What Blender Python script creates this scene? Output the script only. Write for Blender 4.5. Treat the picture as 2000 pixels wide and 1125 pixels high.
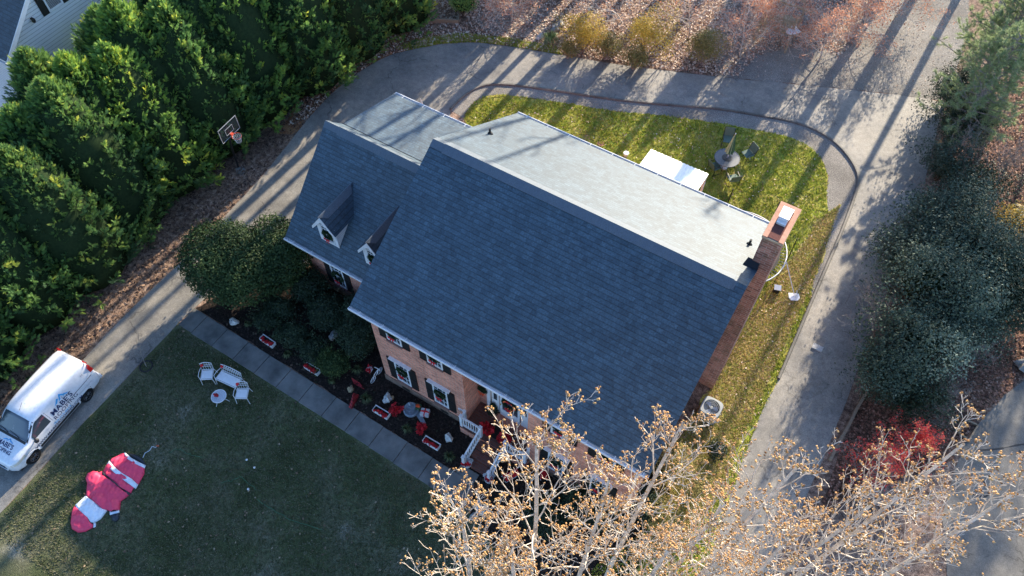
import bpy, math, random
import numpy as np
from mathutils import Vector, Matrix
from mathutils.geometry import delaunay_2d_cdt
R_ = math.radians
for o in list(bpy.data.objects): bpy.data.objects.remove(o)
SC = bpy.context.scene; COL = SC.collection
# ---------------------------------------------------------------- camera
CAM = np.array([12.7846, -10.235, 30.6246]); FPX = 1521.41; PIT, YAW, ROL = 0.5822237, 0.5557736, 0.0003385
cd = bpy.data.cameras.new("camera"); cd.sensor_width = 36; cd.lens = FPX / 2000 * 36; cd.clip_start = .1; cd.clip_end = 1500
cam = bpy.data.objects.new("camera", cd); COL.objects.link(cam); SC.camera = cam
cam.location = CAM; cam.rotation_euler = (PIT, 0, YAW)
SC.render.resolution_x = 1024; SC.render.resolution_y = 576
# ---------------------------------------------------------------- sky, sun, exposure
SUN_EL, SUN_AZ = 22.0, 1.5      # azimuth: degrees from +Y towards +X
w = bpy.data.worlds.new("World"); SC.world = w; w.use_nodes = True
nt = w.node_tree; bg = nt.nodes["Background"]; sky = nt.nodes.new("ShaderNodeTexSky")
sky.sky_type = 'NISHITA'; sky.sun_disc = False; sky.sun_elevation = R_(SUN_EL); sky.sun_rotation = R_(SUN_AZ)
tn = nt.nodes.new('ShaderNodeMix'); tn.data_type = 'RGBA'; tn.blend_type = 'MULTIPLY'; tn.inputs[0].default_value = 1; tn.inputs[7].default_value = (.77, .97, 1.25, 1)
nt.links.new(sky.outputs[0], tn.inputs[6]); nt.links.new(tn.outputs[2], bg.inputs[0]); bg.inputs[1].default_value = 0.122
sl = bpy.data.lights.new("sun", 'SUN'); sl.energy = 5.0; sl.angle = R_(.55); sl.color = (1, .865, .67)
sun = bpy.data.objects.new("sun", sl); COL.objects.link(sun)
sv = Vector((math.cos(R_(SUN_EL)) * math.sin(R_(SUN_AZ)), math.cos(R_(SUN_EL)) * math.cos(R_(SUN_AZ)), math.sin(R_(SUN_EL))))
sun.rotation_euler = (-sv).to_track_quat('-Z', 'Y').to_euler(); sun.location = sv * 60
SC.view_settings.view_transform = 'Standard'; SC.view_settings.look = 'None'; SC.view_settings.gamma = 1; SC.view_settings.exposure = 1.42
# ---------------------------------------------------------------- helpers: pixel of the photograph -> point of the place
_R = np.array(Matrix.Rotation(YAW, 3, 'Z') @ Matrix.Rotation(PIT, 3, 'X'))
def G(px, py, z=0., axis=2):
    d = _R @ np.array([(px - 1000) / FPX, -(py - 562.5) / FPX, -1.]); t = (z - CAM[axis]) / d[axis]; return CAM + t * d
def rz_px(a, b, z=0):            # heading (angle of +X) of the ground line a -> b
    p, q = G(*a, z), G(*b, z); return math.atan2(q[1] - p[1], q[0] - p[0])
rnd = random.Random(7)
def tag(o, label=None, cat=None, group=None, kind=None):
    if label: o['label'] = label
    if cat: o['category'] = cat
    if group: o['group'] = group
    if kind: o['kind'] = kind
    return o
def thing(name, label, cat, loc=(0, 0, 0), rz=0., group=None):
    o = bpy.data.objects.new(name, None); COL.objects.link(o); o.empty_display_size = .3
    o.location = tuple(float(c) for c in loc); o.rotation_euler = (0, 0, rz); return tag(o, label, cat, group)
def dup(root, loc=None, rz=None, label=None, scale=None, group=None):
    def cp(o, par):
        c = o.copy(); COL.objects.link(c)
        if par: c.parent = par
        for ch in list(o.children): cp(ch, c)
        return c
    r = cp(root, None)
    if loc is not None: r.location = tuple(float(c) for c in loc)
    if rz is not None: r.rotation_euler = (0, 0, rz)
    if scale is not None: r.scale = (scale,) * 3 if isinstance(scale, (int, float)) else scale
    if label: r['label'] = label
    if group: r['group'] = group
    return r
def mesh_np(name, V, F, mats, parent=None, tint=None, smooth=False, mi=None):
    V = np.asarray(V, dtype=np.float32).reshape(-1, 3); F = np.asarray(F, dtype=np.int32)
    me = bpy.data.meshes.new(name); k = F.shape[1]; n = len(F)
    me.vertices.add(len(V)); me.vertices.foreach_set('co', V.ravel())
    me.loops.add(n * k); me.loops.foreach_set('vertex_index', F.ravel())
    me.polygons.add(n); me.polygons.foreach_set('loop_start', np.arange(0, n * k, k, dtype=np.int32))
    me.polygons.foreach_set('loop_total', np.full(n, k, dtype=np.int32))
    if mi is not None: me.polygons.foreach_set('material_index', np.asarray(mi, dtype=np.int32))
    me.polygons.foreach_set('use_smooth', np.full(n, smooth, dtype=bool))
    me.update(calc_edges=True)
    if tint is not None:
        a = me.attributes.new('tint', 'FLOAT', 'POINT'); a.data.foreach_set('value', np.asarray(tint, dtype=np.float32))
    for m in (mats if isinstance(mats, (list, tuple)) else [mats]): me.materials.append(m)
    o = bpy.data.objects.new(name, me); COL.objects.link(o)
    if parent: o.parent = parent
    return o
class MB:
    def __init__(s): s.v = []; s.f = []; s.m = []
    def add(s, vs, fs, mi=0):
        b = len(s.v); s.v += [tuple(float(c) for c in p) for p in vs]
        for f in fs: s.f.append(tuple(i + b for i in f)); s.m.append(mi)
        return s
    def box(s, c, d, rz=0., mi=0, rx=0., ry=0.):
        M = Matrix.Rotation(rz, 3, 'Z') @ Matrix.Rotation(ry, 3, 'Y') @ Matrix.Rotation(rx, 3, 'X'); c = Vector([float(t) for t in c])
        vs = [c + M @ Vector((d[0] / 2 * x, d[1] / 2 * y, d[2] / 2 * z)) for x in (-1, 1) for y in (-1, 1) for z in (-1, 1)]
        return s.add(vs, [(0, 1, 3, 2), (4, 6, 7, 5), (0, 4, 5, 1), (2, 3, 7, 6), (0, 2, 6, 4), (1, 5, 7, 3)], mi)
    def bb(s, x0, x1, y0, y1, z0, z1, mi=0): return s.box(((x0 + x1) / 2, (y0 + y1) / 2, (z0 + z1) / 2), (abs(x1 - x0), abs(y1 - y0), abs(z1 - z0)), mi=mi)
    def slab(s, pts, th, mi=0):      # polygon of 3-D points thickened downwards along its normal
        P = [Vector([float(t) for t in p]) for p in pts]; n = (P[1] - P[0]).cross(P[2] - P[0]).normalized()
        if n.z < 0: n = -n; P.reverse()
        k = len(P); Q = [p - n * th for p in P]
        return s.add(P + Q, [tuple(range(k)), tuple(range(2 * k - 1, k - 1, -1))] + [(i, i + k, (i + 1) % k + k, (i + 1) % k) for i in range(k)], mi)
    def prism(s, poly, z0, z1, mi=0):
        P = list(poly); k = len(P)
        a = sum(P[i][0] * P[(i + 1) % k][1] - P[(i + 1) % k][0] * P[i][1] for i in range(k))
        if a < 0: P.reverse()
        return s.add([(p[0], p[1], z1) for p in P] + [(p[0], p[1], z0) for p in P], [tuple(range(k)), tuple(range(2 * k - 1, k - 1, -1))] + [(i, i + k, (i + 1) % k + k, (i + 1) % k) for i in range(k)], mi)
    def tube(s, pts, r, n=6, mi=0, cap=True):
        P = [Vector([float(t) for t in p]) for p in pts]; rr = r if isinstance(r, (list, tuple)) else [r] * len(P); vs = []; L = len(P)
        up = Vector((0, 0, 1))
        for i, p in enumerate(P):
            d = (P[min(i + 1, L - 1)] - P[max(i - 1, 0)]); d = d.normalized() if d.length > 1e-9 else Vector((0, 0, 1))
            a = d.cross(up if abs(d.z) < .95 else Vector((1, 0, 0))).normalized(); b = d.cross(a)
            vs += [p + (a * math.cos(2 * math.pi * k / n) + b * math.sin(2 * math.pi * k / n)) * rr[i] for k in range(n)]
        fs = [(i * n + k, (i + 1) * n + k, (i + 1) * n + (k + 1) % n, i * n + (k + 1) % n) for i in range(L - 1) for k in range(n)]
        if cap: fs += [tuple(range(n)), tuple(range((L - 1) * n + n - 1, (L - 1) * n - 1, -1))]
        return s.add(vs, fs, mi)
    def lathe(s, prof, c=(0, 0, 0), n=20, mi=0, sx=1, sy=1):
        vs = [(c[0] + r * math.cos(2 * math.pi * k / n) * sx, c[1] + r * math.sin(2 * math.pi * k / n) * sy, c[2] + z) for r, z in prof for k in range(n)]
        L = len(prof); fs = [(i * n + k, i * n + (k + 1) % n, (i + 1) * n + (k + 1) % n, (i + 1) * n + k) for i in range(L - 1) for k in range(n)]
        fs += [tuple(range(n - 1, -1, -1)), tuple(range((L - 1) * n, L * n))]
        return s.add(vs, fs, mi)
    def blob(s, c, r, seed=0, rough=.2, mi=0, n=10, flat=1.):   # irregular rock-like lump
        q = random.Random(seed); vs = []; rows = n // 2 + 1; ph = [q.uniform(0, 6.3) for _ in range(6)]
        for i in range(rows):
            th = math.pi * i / (rows - 1)
            for k in range(n):
                a = 2 * math.pi * k / n; rr = 1 + rough * (math.sin(2 * a + ph[0] + th) + .7 * math.sin(3 * a + ph[1] - 2 * th) + .6 * math.sin(5 * a + ph[2]) * math.sin(th)) * .6 + q.uniform(-rough, rough) * .35 * math.sin(th)
                vs.append((c[0] + r[0] * rr * math.sin(th) * math.cos(a), c[1] + r[1] * rr * math.sin(th) * math.sin(a), c[2] + r[2] * rr * math.cos(th)))
        return s.add(vs, [(i * n + k, (i + 1) * n + k, (i + 1) * n + (k + 1) % n, i * n + (k + 1) % n) for i in range(rows - 1) for k in range(n)], mi)
    def build(s, name, mats, parent=None, smooth=False, bevel=0):
        me = bpy.data.meshes.new(name); me.from_pydata(s.v, [], s.f)
        for m in (mats if isinstance(mats, (list, tuple)) else [mats]): me.materials.append(m)
        me.polygons.foreach_set('material_index', s.m)
        if smooth: me.polygons.foreach_set('use_smooth', [True] * len(s.f))
        me.update(); o = bpy.data.objects.new(name, me); COL.objects.link(o)
        if parent: o.parent = parent
        if bevel:
            b = o.modifiers.new('b', 'BEVEL'); b.width = bevel; b.segments = 2; b.limit_method = 'ANGLE'
        return o
# ---------------------------------------------------------------- materials
def _new(name, rough, spec):
    m = bpy.data.materials.new(name); m.use_nodes = True; t = m.node_tree; b = t.nodes['Principled BSDF']
    b.inputs['Roughness'].default_value = rough; b.inputs['Specular IOR Level'].default_value = spec; return m, t, b
def _c(c): return (c, c, c, 1) if isinstance(c, (int, float)) else (*c, 1) if len(c) == 3 else c
def _ramp(t, fac, cols, lo=.3, hi=.7, interp='LINEAR'):
    r = t.nodes.new('ShaderNodeValToRGB'); e = r.color_ramp.elements; n = len(cols); r.color_ramp.interpolation = interp
    while len(e) < n: e.new(.5)
    for i, c in enumerate(cols): e[i].position = lo + (hi - lo) * i / max(n - 1, 1); e[i].color = _c(c)
    t.links.new(fac, r.inputs[0]); return r.outputs[0]
def _noise(t, vec, scale, detail=5, rough=.6, dist=0):
    n = t.nodes.new('ShaderNodeTexNoise'); n.inputs['Scale'].default_value = scale; n.inputs['Detail'].default_value = detail
    n.inputs['Roughness'].default_value = rough; n.inputs['Distortion'].default_value = dist; t.links.new(vec, n.inputs['Vector']); return n.outputs['Fac']
def _mix(t, a, b, fac=1., mode='MULTIPLY'):
    m = t.nodes.new('ShaderNodeMix'); m.data_type = 'RGBA'; m.blend_type = mode
    if isinstance(fac, (int, float)): m.inputs[0].default_value = fac
    else: t.links.new(fac, m.inputs[0])
    for s_, i in ((a, 6), (b, 7)):
        if isinstance(s_, tuple): m.inputs[i].default_value = _c(s_)
        else: t.links.new(s_, m.inputs[i])
    return m.outputs[2]
def _bump(t, b, h, strength, dist):
    n = t.nodes.new('ShaderNodeBump'); n.inputs['Strength'].default_value = strength; n.inputs['Distance'].default_value = dist
    t.links.new(h, n.inputs['Height']); t.links.new(n.outputs[0], b.inputs['Normal'])
def _vec(t, sc=(1, 1, 1)):
    c = t.nodes.new('ShaderNodeTexCoord'); m = t.nodes.new('ShaderNodeMapping'); m.inputs['Scale'].default_value = sc
    t.links.new(c.outputs['Object'], m.inputs[0]); return m.outputs[0]
def mat(name, cols, scale=3., rough=.85, spec=.3, lo=.3, hi=.7, fine=0., fscale=40., big=0., bscale=.3, bump=0., bdist=.02, metal=0., stretch=(1, 1, 1), detail=5):
    m, t, b = _new(name, rough, spec); v = _vec(t, stretch); b.inputs['Metallic'].default_value = metal
    if isinstance(cols, (int, float, tuple)): cols = [cols]
    c = _ramp(t, _noise(t, v, scale, detail), cols, lo, hi)
    if fine: c = _mix(t, c, _ramp(t, _noise(t, v, fscale, 3), [1 - fine, 1 + fine], .35, .65))
    if big: c = _mix(t, c, _ramp(t, _noise(t, v, bscale, 4), [1 - big, 1 + big], .35, .65))
    t.links.new(c, b.inputs['Base Color'])
    if bump: _bump(t, b, _noise(t, v, fscale if fine else scale * 3, 4), bump, bdist)
    return m
def leafmat(name, cols, rough=.6, trans=.25, spec=.3, vary=False):
    m, t, b = _new(name, rough, spec); a = t.nodes.new('ShaderNodeAttribute'); a.attribute_name = 'tint'
    c = _ramp(t, a.outputs['Fac'], cols, 0, 1)
    if vary: oi = t.nodes.new('ShaderNodeObjectInfo'); c = _mix(t, c, _ramp(t, oi.outputs['Random'], [(.72, .74, .80), (1, 1, 1), (1.22, 1.14, .86)], 0, 1))
    t.links.new(c, b.inputs['Base Color'])
    if trans:
        tr = t.nodes.new('ShaderNodeBsdfTranslucent'); t.links.new(c, tr.inputs[0]); mx = t.nodes.new('ShaderNodeMixShader'); mx.inputs[0].default_value = trans
        t.links.new(b.outputs[0], mx.inputs[1]); t.links.new(tr.outputs[0], mx.inputs[2]); t.links.new(mx.outputs[0], t.nodes['Material Output'].inputs[0])
    return m
def axes_vec(t, u, v):           # u, v: tuples of weights of object x,y,z
    c = t.nodes.new('ShaderNodeTexCoord'); cb = t.nodes.new('ShaderNodeCombineXYZ')
    for i, wt in enumerate((u, v)):
        d = t.nodes.new('ShaderNodeVectorMath'); d.operation = 'DOT_PRODUCT'; t.links.new(c.outputs['Object'], d.inputs[0]); d.inputs[1].default_value = wt
        t.links.new(d.outputs['Value'], cb.inputs[i])
    return cb.outputs[0]
def brickmat(name, c1, c2, mortar, u, v, bw, rh, ms=.01, rough=.85, spec=.3, bump=.4, bd=.01, var=.25, offset=.5, fine=.15, big=.15, extra=None, smooth=.1, bias=0.):
    m, t, b = _new(name, rough, spec); vec = axes_vec(t, u, v); n = t.nodes.new('ShaderNodeTexBrick'); t.links.new(vec, n.inputs['Vector'])
    n.inputs['Scale'].default_value = 1; n.inputs['Brick Width'].default_value = bw; n.inputs['Row Height'].default_value = rh; n.inputs['Mortar Size'].default_value = ms
    n.inputs['Mortar Smooth'].default_value = smooth; n.inputs['Bias'].default_value = bias
    n.inputs['Color1'].default_value = _c(c1); n.inputs['Color2'].default_value = _c(c2); n.inputs['Mortar'].default_value = _c(mortar); n.offset = offset
    o = _vec(t); c = n.outputs['Color']
    c = _mix(t, c, _ramp(t, _noise(t, o, 60, 3), [1 - fine, 1 + fine], .35, .65))
    c = _mix(t, c, _ramp(t, _noise(t, o, .8, 4), [1 - big, 1 + big], .3, .7))
    if extra: c = _mix(t, c, extra[0], _ramp(t, _noise(t, o, extra[1], 5), [0, extra[2]], .5, .75), 'MIX')
    t.links.new(c, b.inputs['Base Color'])
    iv = t.nodes.new('ShaderNodeMath'); iv.operation = 'SUBTRACT'; iv.inputs[0].default_value = 1; t.links.new(n.outputs['Fac'], iv.inputs[1]); _bump(t, b, iv.outputs[0], bump, bd)
    return m
WHT = mat('white_paint', [.66, .76], 4, .45, .4, fine=.05, fscale=30)
WIRON = mat('white_iron', [.7, .8], 9, .4, .4)
BLK = mat('black_metal', [.012, .02], 6, .45, .4)
SHUT = brickmat('shutter_black', .018, .024, .006, (1, 1, 0), (0, 0, 1), 3., .055, .012, .5, .4, .6, .01)
WOODT = mat('old_timber', [(.20, .15, .10), (.33, .26, .18)], 6, .9, .2, stretch=(1, 8, 8), fine=.2, bump=.3)
BRK = brickmat('brick_wall', (.76, .30, .19), (.44, .145, .095), (.50, .37, .29), (1, 1, 0), (0, 0, 1), .30, .10, .012, .9, .2, .5, .008, extra=((.17, .08, .065), 7, .7), bias=-.2, fine=.25, big=.22)
BRKTOP = brickmat('brick_floor', (.20, .075, .05), (.12, .045, .035), (.12, .09, .08), (1, 0, 0), (0, 1, 0), .22, .11, .010, .75, .3, .5, .008)
MOSS = brickmat('chimney_brick', (.40, .19, .14), (.20, .085, .065), (.36, .27, .22), (1, 1, 0), (0, 0, 1), .32, .11, .014, .9, .2, .5, .008, extra=((.07, .065, .035), 2.2, .8), fine=.3, big=.25)
CAPR = mat('chimney_crown_clay', [(.38, .19, .125), (.52, .28, .19)], 5, .8, .3, fine=.12, fscale=30, bump=.2)
def shingle(name, k, u, v, row=.175):
    m, t, b = _new(name, .57, .5); vec = axes_vec(t, u, v); n = t.nodes.new('ShaderNodeTexBrick'); t.links.new(vec, n.inputs['Vector'])
    n.inputs['Scale'].default_value = 1; n.inputs['Brick Width'].default_value = .22; n.inputs['Row Height'].default_value = row; n.inputs['Mortar Size'].default_value = 0.; n.offset = .37; n.squash = .8; n.squash_frequency = 3
    n.inputs['Color1'].default_value = (*[c * k * .82 for c in (.034, .064, .092)], 1); n.inputs['Color2'].default_value = (*[c * k * 1.15 for c in (.043, .077, .106)], 1)
    sp = t.nodes.new('ShaderNodeSeparateXYZ'); t.links.new(vec, sp.inputs[0]); dv = t.nodes.new('ShaderNodeMath'); dv.operation = 'DIVIDE'; dv.inputs[1].default_value = row; t.links.new(sp.outputs[1], dv.inputs[0])
    fr = t.nodes.new('ShaderNodeMath'); fr.operation = 'FRACT'; t.links.new(dv.outputs[0], fr.inputs[0]); o = _vec(t)
    c = _mix(t, n.outputs['Color'], _ramp(t, fr.outputs[0], [.36, 1.], .02, .26)); c = _mix(t, c, _ramp(t, _noise(t, o, 16, 5, .75), [.62, 1.38], .36, .64)); c = _mix(t, c, _ramp(t, _noise(t, o, .9, 5), [.86, 1.14], .3, .7))
    t.links.new(c, b.inputs['Base Color']); _bump(t, b, fr.outputs[0], .5, .02); return m
SHM = shingle('main_shingles', 1., (1, 0, 0), (0, 1.17, 0)); SHW = shingle('wing_shingles', 1., (1, 0, 0), (0, 1.4, 0)); SHD = shingle('dormer_shingles', .8, (0, 1, 0), (1.4, 0, 0))
SHCAP = mat('ridge_shingles', [(.075, .10, .13), (.09, .115, .138)], 4, .58, .5, fine=.22, fscale=40, bump=.3, stretch=(2, .4, .4))
SIDE = brickmat('lap_siding', .74, .72, .40, (1, 1, 0), (0, 0, 1), 30, .115, .008, .55, .4, .8, .02, fine=.03, big=.05)
def glass():
    m, t, b = _new('window_glass', .06, .8); b.inputs['Base Color'].default_value = (.05, .065, .08, 1); return m
GLS = glass()
def flat(name, c, rough=.5, spec=.4, metal=0.): return mat(name, [tuple(x * .9 for x in c), tuple(min(1, x * 1.08) for x in c)], 8, rough, spec, metal=metal)
RED = flat('red_ribbon', (.62, .012, .018), .6)
# ================================================================ GROUND
def struct(o, kind='structure'): o['kind'] = kind; return o
def wpx(pts, z=0): return [tuple(G(x, y, z)[:2]) for x, y in pts]
def rough_poly(P, step=.35, jit=.06, seed=1):
    q = random.Random(seed); out = []
    for i in range(len(P)):
        a, b = P[i], P[(i + 1) % len(P)]; L = math.hypot(b[0] - a[0], b[1] - a[1]); n = max(1, int(L / step)) if L < 40 else 1
        for k in range(n):
            t = k / n; out.append((a[0] + (b[0] - a[0]) * t + q.uniform(-jit, jit), a[1] + (b[1] - a[1]) * t + q.uniform(-jit, jit)))
    return out
def smooth_line(P, n=4):
    out = []
    for i in range(len(P) - 1):
        p0 = P[max(i - 1, 0)]; p1 = P[i]; p2 = P[i + 1]; p3 = P[min(i + 2, len(P) - 1)]
        for k in range(n):
            t = k / n; out.append(tuple(.5 * (2 * p1[j] + (p2[j] - p0[j]) * t + (2 * p0[j] - 5 * p1[j] + 4 * p2[j] - p3[j]) * t * t + (3 * p1[j] - p0[j] - 3 * p2[j] + p3[j]) * t ** 3) for j in range(2)))
    return out + [P[-1]]
def sheet(name, P, z, m, kind='structure'):
    b = MB(); b.add([(p[0], p[1], z) for p in P], [tuple(range(len(P)))]); o = b.build(name, m)
    me = o.data
    if me.polygons[0].normal.z < 0: me.flip_normals()
    return struct(o, kind)
M_SOIL = mat('leaf_litter_soil', [(.07, .05, .04), (.15, .10, .075), (.32, .22, .16), (.45, .34, .26)], 5, .95, .1, .25, .75, fine=.5, fscale=26, big=.35, bscale=.25, bump=.9, bdist=.05, detail=8)
M_CLAY = mat('red_clay', [(.13, .05, .03), (.30, .14, .07), (.36, .21, .10)], 2.2, .95, .1, fine=.4, fscale=25, bump=.8, bdist=.04)
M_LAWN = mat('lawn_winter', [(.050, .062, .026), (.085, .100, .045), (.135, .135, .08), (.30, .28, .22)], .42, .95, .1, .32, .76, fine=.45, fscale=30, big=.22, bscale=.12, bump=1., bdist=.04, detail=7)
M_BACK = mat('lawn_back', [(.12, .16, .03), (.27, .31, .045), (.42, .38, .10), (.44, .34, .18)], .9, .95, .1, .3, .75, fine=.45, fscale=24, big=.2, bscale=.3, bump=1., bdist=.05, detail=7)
M_RLAWN = mat('lawn_side', [(.20, .25, .05), (.40, .38, .10), (.54, .42, .20), (.34, .36, .08)], 1.1, .95, .1, .3, .75, fine=.45, fscale=24, bump=1., bdist=.05, detail=7)
def asphalt(name, k=1.):
    m, t, b = _new(name, .72, .45); v = _vec(t)
    c = _ramp(t, _noise(t, v, .5, 5), [(.155 * k, .148 * k, .134 * k), (.22 * k, .205 * k, .178 * k), (.275 * k, .25 * k, .208 * k)], .3, .7)
    c = _mix(t, c, _ramp(t, _noise(t, v, 28, 4), [.72, 1.28], .32, .68)); c = _mix(t, c, _ramp(t, _noise(t, v, 3.5, 6), [.80, 1.15], .3, .7)); c = _mix(t, c, _ramp(t, _noise(t, v, .25, 8, .75, .6), [.80, 1., 1.12], .35, .62))
    vo = t.nodes.new('ShaderNodeTexVoronoi'); vo.feature = 'DISTANCE_TO_EDGE'; vo.inputs['Scale'].default_value = .33; wv = t.nodes.new('ShaderNodeVectorMath'); wv.operation = 'ADD'; nn = t.nodes.new('ShaderNodeTexNoise'); nn.inputs['Scale'].default_value = 1.4; nn.inputs['Detail'].default_value = 6; t.links.new(v, nn.inputs['Vector']); t.links.new(v, wv.inputs[0]); t.links.new(nn.outputs['Color'], wv.inputs[1]); t.links.new(wv.outputs[0], vo.inputs['Vector'])
    c = _mix(t, c, _mix(t, _ramp(t, vo.outputs['Distance'], [.45, 1.], .0, .012), (1, 1, 1), _ramp(t, _noise(t, v, .5, 3), [0., 1.], .42, .55), 'MIX'))
    t.links.new(c, b.inputs['Base Color']); _bump(t, b, _noise(t, v, 60, 3), .5, .01); return m
M_ASP = asphalt('asphalt_worn'); M_ASP2 = asphalt('asphalt_dark', .6)
M_GRAV = mat('gravel', [(.15, .14, .125), (.26, .24, .21), (.38, .35, .31)], 18, .9, .25, .3, .72, fine=.5, fscale=45, big=.25, bscale=.3, bump=1., bdist=.05)
M_MUL = mat('mulch', [(.012, .009, .008), (.03, .022, .018), (.07, .05, .04)], 9, .95, .15, .3, .75, fine=.5, fscale=35, bump=1., bdist=.06)
M_CONC = mat('concrete', [(.085, .086, .08), (.155, .155, .143), (.225, .215, .195)], 1.1, .85, .25, .3, .7, fine=.12, fscale=50, big=.15, bscale=.7, bump=.3, bdist=.01, detail=8)
sheet('ground', [(-160, -120), (170, -120), (170, 220), (-160, 220)], 0, M_SOIL)
drive_out = [(-60, 2300), (-200, 1250), (0, 885), (160, 705), (260, 600), (345, 520), (400, 465), (460, 400), (520, 335), (600, 235), (660, 172), (740, 118), (800, 98), (860, 86), (930, 83), (1010, 93), (1100, 108), (1200, 125), (1300, 138), (1420, 152), (1560, 166), (1700, 180), (1840, 200), (1836, 225), (1822, 290), (1803, 365), (1788, 415), (1772, 470), (1745, 545), (1712, 620), (1688, 685), (1662, 760), (1636, 825), (1610, 890), (1575, 970), (1535, 1060), (1500, 1140), (1440, 1290)]
inner = [(880, 214), (895, 197), (918, 180), (950, 167), (1000, 167), (1100, 180), (1200, 195), (1300, 205), (1400, 213), (1480, 226), (1545, 238), (1595, 256), (1635, 283), (1664, 318), (1676, 350), (1668, 385), (1652, 430), (1632, 480), (1610, 530), (1580, 600), (1550, 670), (1520, 740), (1490, 800), (1462, 870), (1430, 960), (1395, 1060), (1372, 1140), (1330, 1290)]
W_out = smooth_line([tuple(G(*p)[:2]) for p in drive_out[2:]], 3); W_in = smooth_line([tuple(G(*p)[:2]) for p in inner], 3)
P = [(-11.7, -30), (-11.8, -14)] + W_out + list(reversed(W_in)) + [(-5.2, 12.4), (-6.3, 10.0), (-6.4, 3.2), (-8.6, 1.4), (-9.72, -1.2), (-9.78, -2.7), (-9.6, -9), (-9.42, -12.8), (-9.3, -30)]
DRIVE = P
sheet('driveway', rough_poly(P, .6, .02, 3), .016, M_ASP)
# raised asphalt kerb that edges the inner side of the loop
b = MB(); L = [Vector((p[0], p[1], 0)) for p in W_in[:-18]]
for i in range(len(L) - 1):
    d = (L[i + 1] - L[i]).normalized(); n = Vector((-d.y, d.x, 0)) * .09
    for sgn in (1,): b.add([L[i] + n, L[i] - n, L[i + 1] - n, L[i + 1] + n] + [p + Vector((0, 0, .10)) for p in (L[i] + n * .5, L[i] - n * .5, L[i + 1] - n * .5, L[i + 1] + n * .5)], [(4, 5, 6, 7), (0, 3, 7, 4), (1, 5, 6, 2)])
struct(b.build('driveway_kerb', M_ASP2))
strip_in = smooth_line(wpx([(905, 232), (925, 200), (955, 187), (1000, 187), (1100, 201), (1200, 217), (1300, 226), (1400, 240), (1470, 253), (1530, 265), (1575, 283), (1605, 312), (1617, 345), (1614, 380), (1618, 430), (1612, 478), (1590, 540)]), 3)
sheet('dirt_verge', rough_poly(W_in[:58] + strip_in[::-1], .4, .03, 4), .008, M_GRAV)
LAWNB = strip_in[:] + W_in[57:-2] + [(16.5, -16), (9, -16), (11.4, -2.5), (12.6, 0), (12.6, 10), (8, 11.2), (0, 11.2), (-2.4, 12.2)]
sheet('back_lawn', rough_poly(LAWNB, .4, .06, 5), .004, M_BACK)
SIDEP = wpx([(1640, 400), (1600, 520), (1560, 610), (1520, 700), (1480, 790), (1440, 870), (1400, 980), (1290, 1110), (1240, 1000), (1330, 850), (1400, 740), (1440, 660), (1500, 560), (1560, 490), (1600, 430)])
sheet('side_lawn', rough_poly(SIDEP, .35, .14, 6), .0115, M_RLAWN)
GRV = wpx([(1405, 151), (1380, 60), (1420, -20), (1560, -60), (1760, -60), (1900, -80), (1890, 60), (1872, 120), (1868, 165), (1842, 198), (1700, 179), (1560, 165)])
sheet('gravel_yard', rough_poly(GRV, .4, .08, 7), .008, M_GRAV)
sheet('gravel_patch', rough_poly(wpx([(925, 30), (990, 10), (1090, 18), (1075, 60), (1040, 92), (985, 76), (940, 58)]), .4, .1, 8), .008, M_GRAV)
sheet('clay_bank', rough_poly(wpx([(545, 262), (600, 160), (655, 90), (730, 60), (815, 62), (880, 68), (860, 84), (800, 96), (740, 116), (660, 170), (600, 230), (575, 262)]), .4, .12, 9), .006, M_CLAY)
sheet('far_grass', rough_poly(wpx([(770, 96), (815, 78), (900, 66), (1000, 76), (1085, 92), (1100, 107), (1010, 92), (930, 82), (860, 86), (800, 98)]), .4, .1, 9), .010, M_BACK)
LAWNF = [(-9.78, -2.74), (5.9, -2.98), (7.4, -3.1), (9.5, -4.2), (12, -5), (14.5, -9), (14, -30), (-9.2, -30), (-9.4, -12.8), (-9.6, -9)]
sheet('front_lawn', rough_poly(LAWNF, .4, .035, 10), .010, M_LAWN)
BED = [(-9.65, -1.78), (5.9, -1.95), (6.4, -3.1), (9.5, -4.2), (12, -4.6), (13, -2), (12.6, 3), (0, 3), (-6.2, 3), (-7.8, 2.2), (-9, .4)]
sheet('mulch_bed', rough_poly(BED, .4, .05, 11), .013, M_MUL)
sheet('leafy_slope', rough_poly(wpx([(1850, 215), (1885, 150), (2050, 150), (2100, 700), (1990, 745), (1900, 830), (1860, 900), (1700, 960), (1600, 1000), (1640, 890), (1680, 780), (1730, 640), (1790, 500), (1820, 400), (1840, 300)]), .5, .1, 12), .006, mat('leaf_drift', [(.04, .035, .02), (.09, .06, .04), (.25, .13, .09), (.36, .23, .16)], 7, .95, .1, .28, .72, fine=.5, fscale=26, big=.4, bscale=.5, bump=1., bdist=.06, detail=8))
NB = wpx([(2060, 700), (2000, 742), (1962, 772), (1915, 825), (1880, 870), (1858, 940), (1840, 1010), (1850, 1125), (1900, 1250), (2300, 1250), (2300, 700)])
sheet('neighbour_driveway', rough_poly(NB, .5, .03, 13), .016, M_ASP2)
# cracks sealed in the neighbouring drive
b = MB(); q = random.Random(5)
for path in ([(1905, 880), (1950, 877), (2000, 868), (2040, 872)], [(1990, 880), (2005, 905), (2000, 960)], [(1915, 935), (1930, 955), (1925, 970), (1900, 965)], [(1965, 1025), (2000, 1010)]):
    W = smooth_line(wpx(path), 5)
    for i in range(len(W) - 1):
        a = Vector((*W[i], .021)); c = Vector((*W[i + 1], .021)); n = Vector((-(c - a).y, (c - a).x, 0)).normalized() * q.uniform(.015, .04); b.add([a - n, a + n, c + n, c - n], [(0, 1, 2, 3)])
struct(b.build('road_cracks', flat('tar', (.01, .01, .011))))
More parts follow.
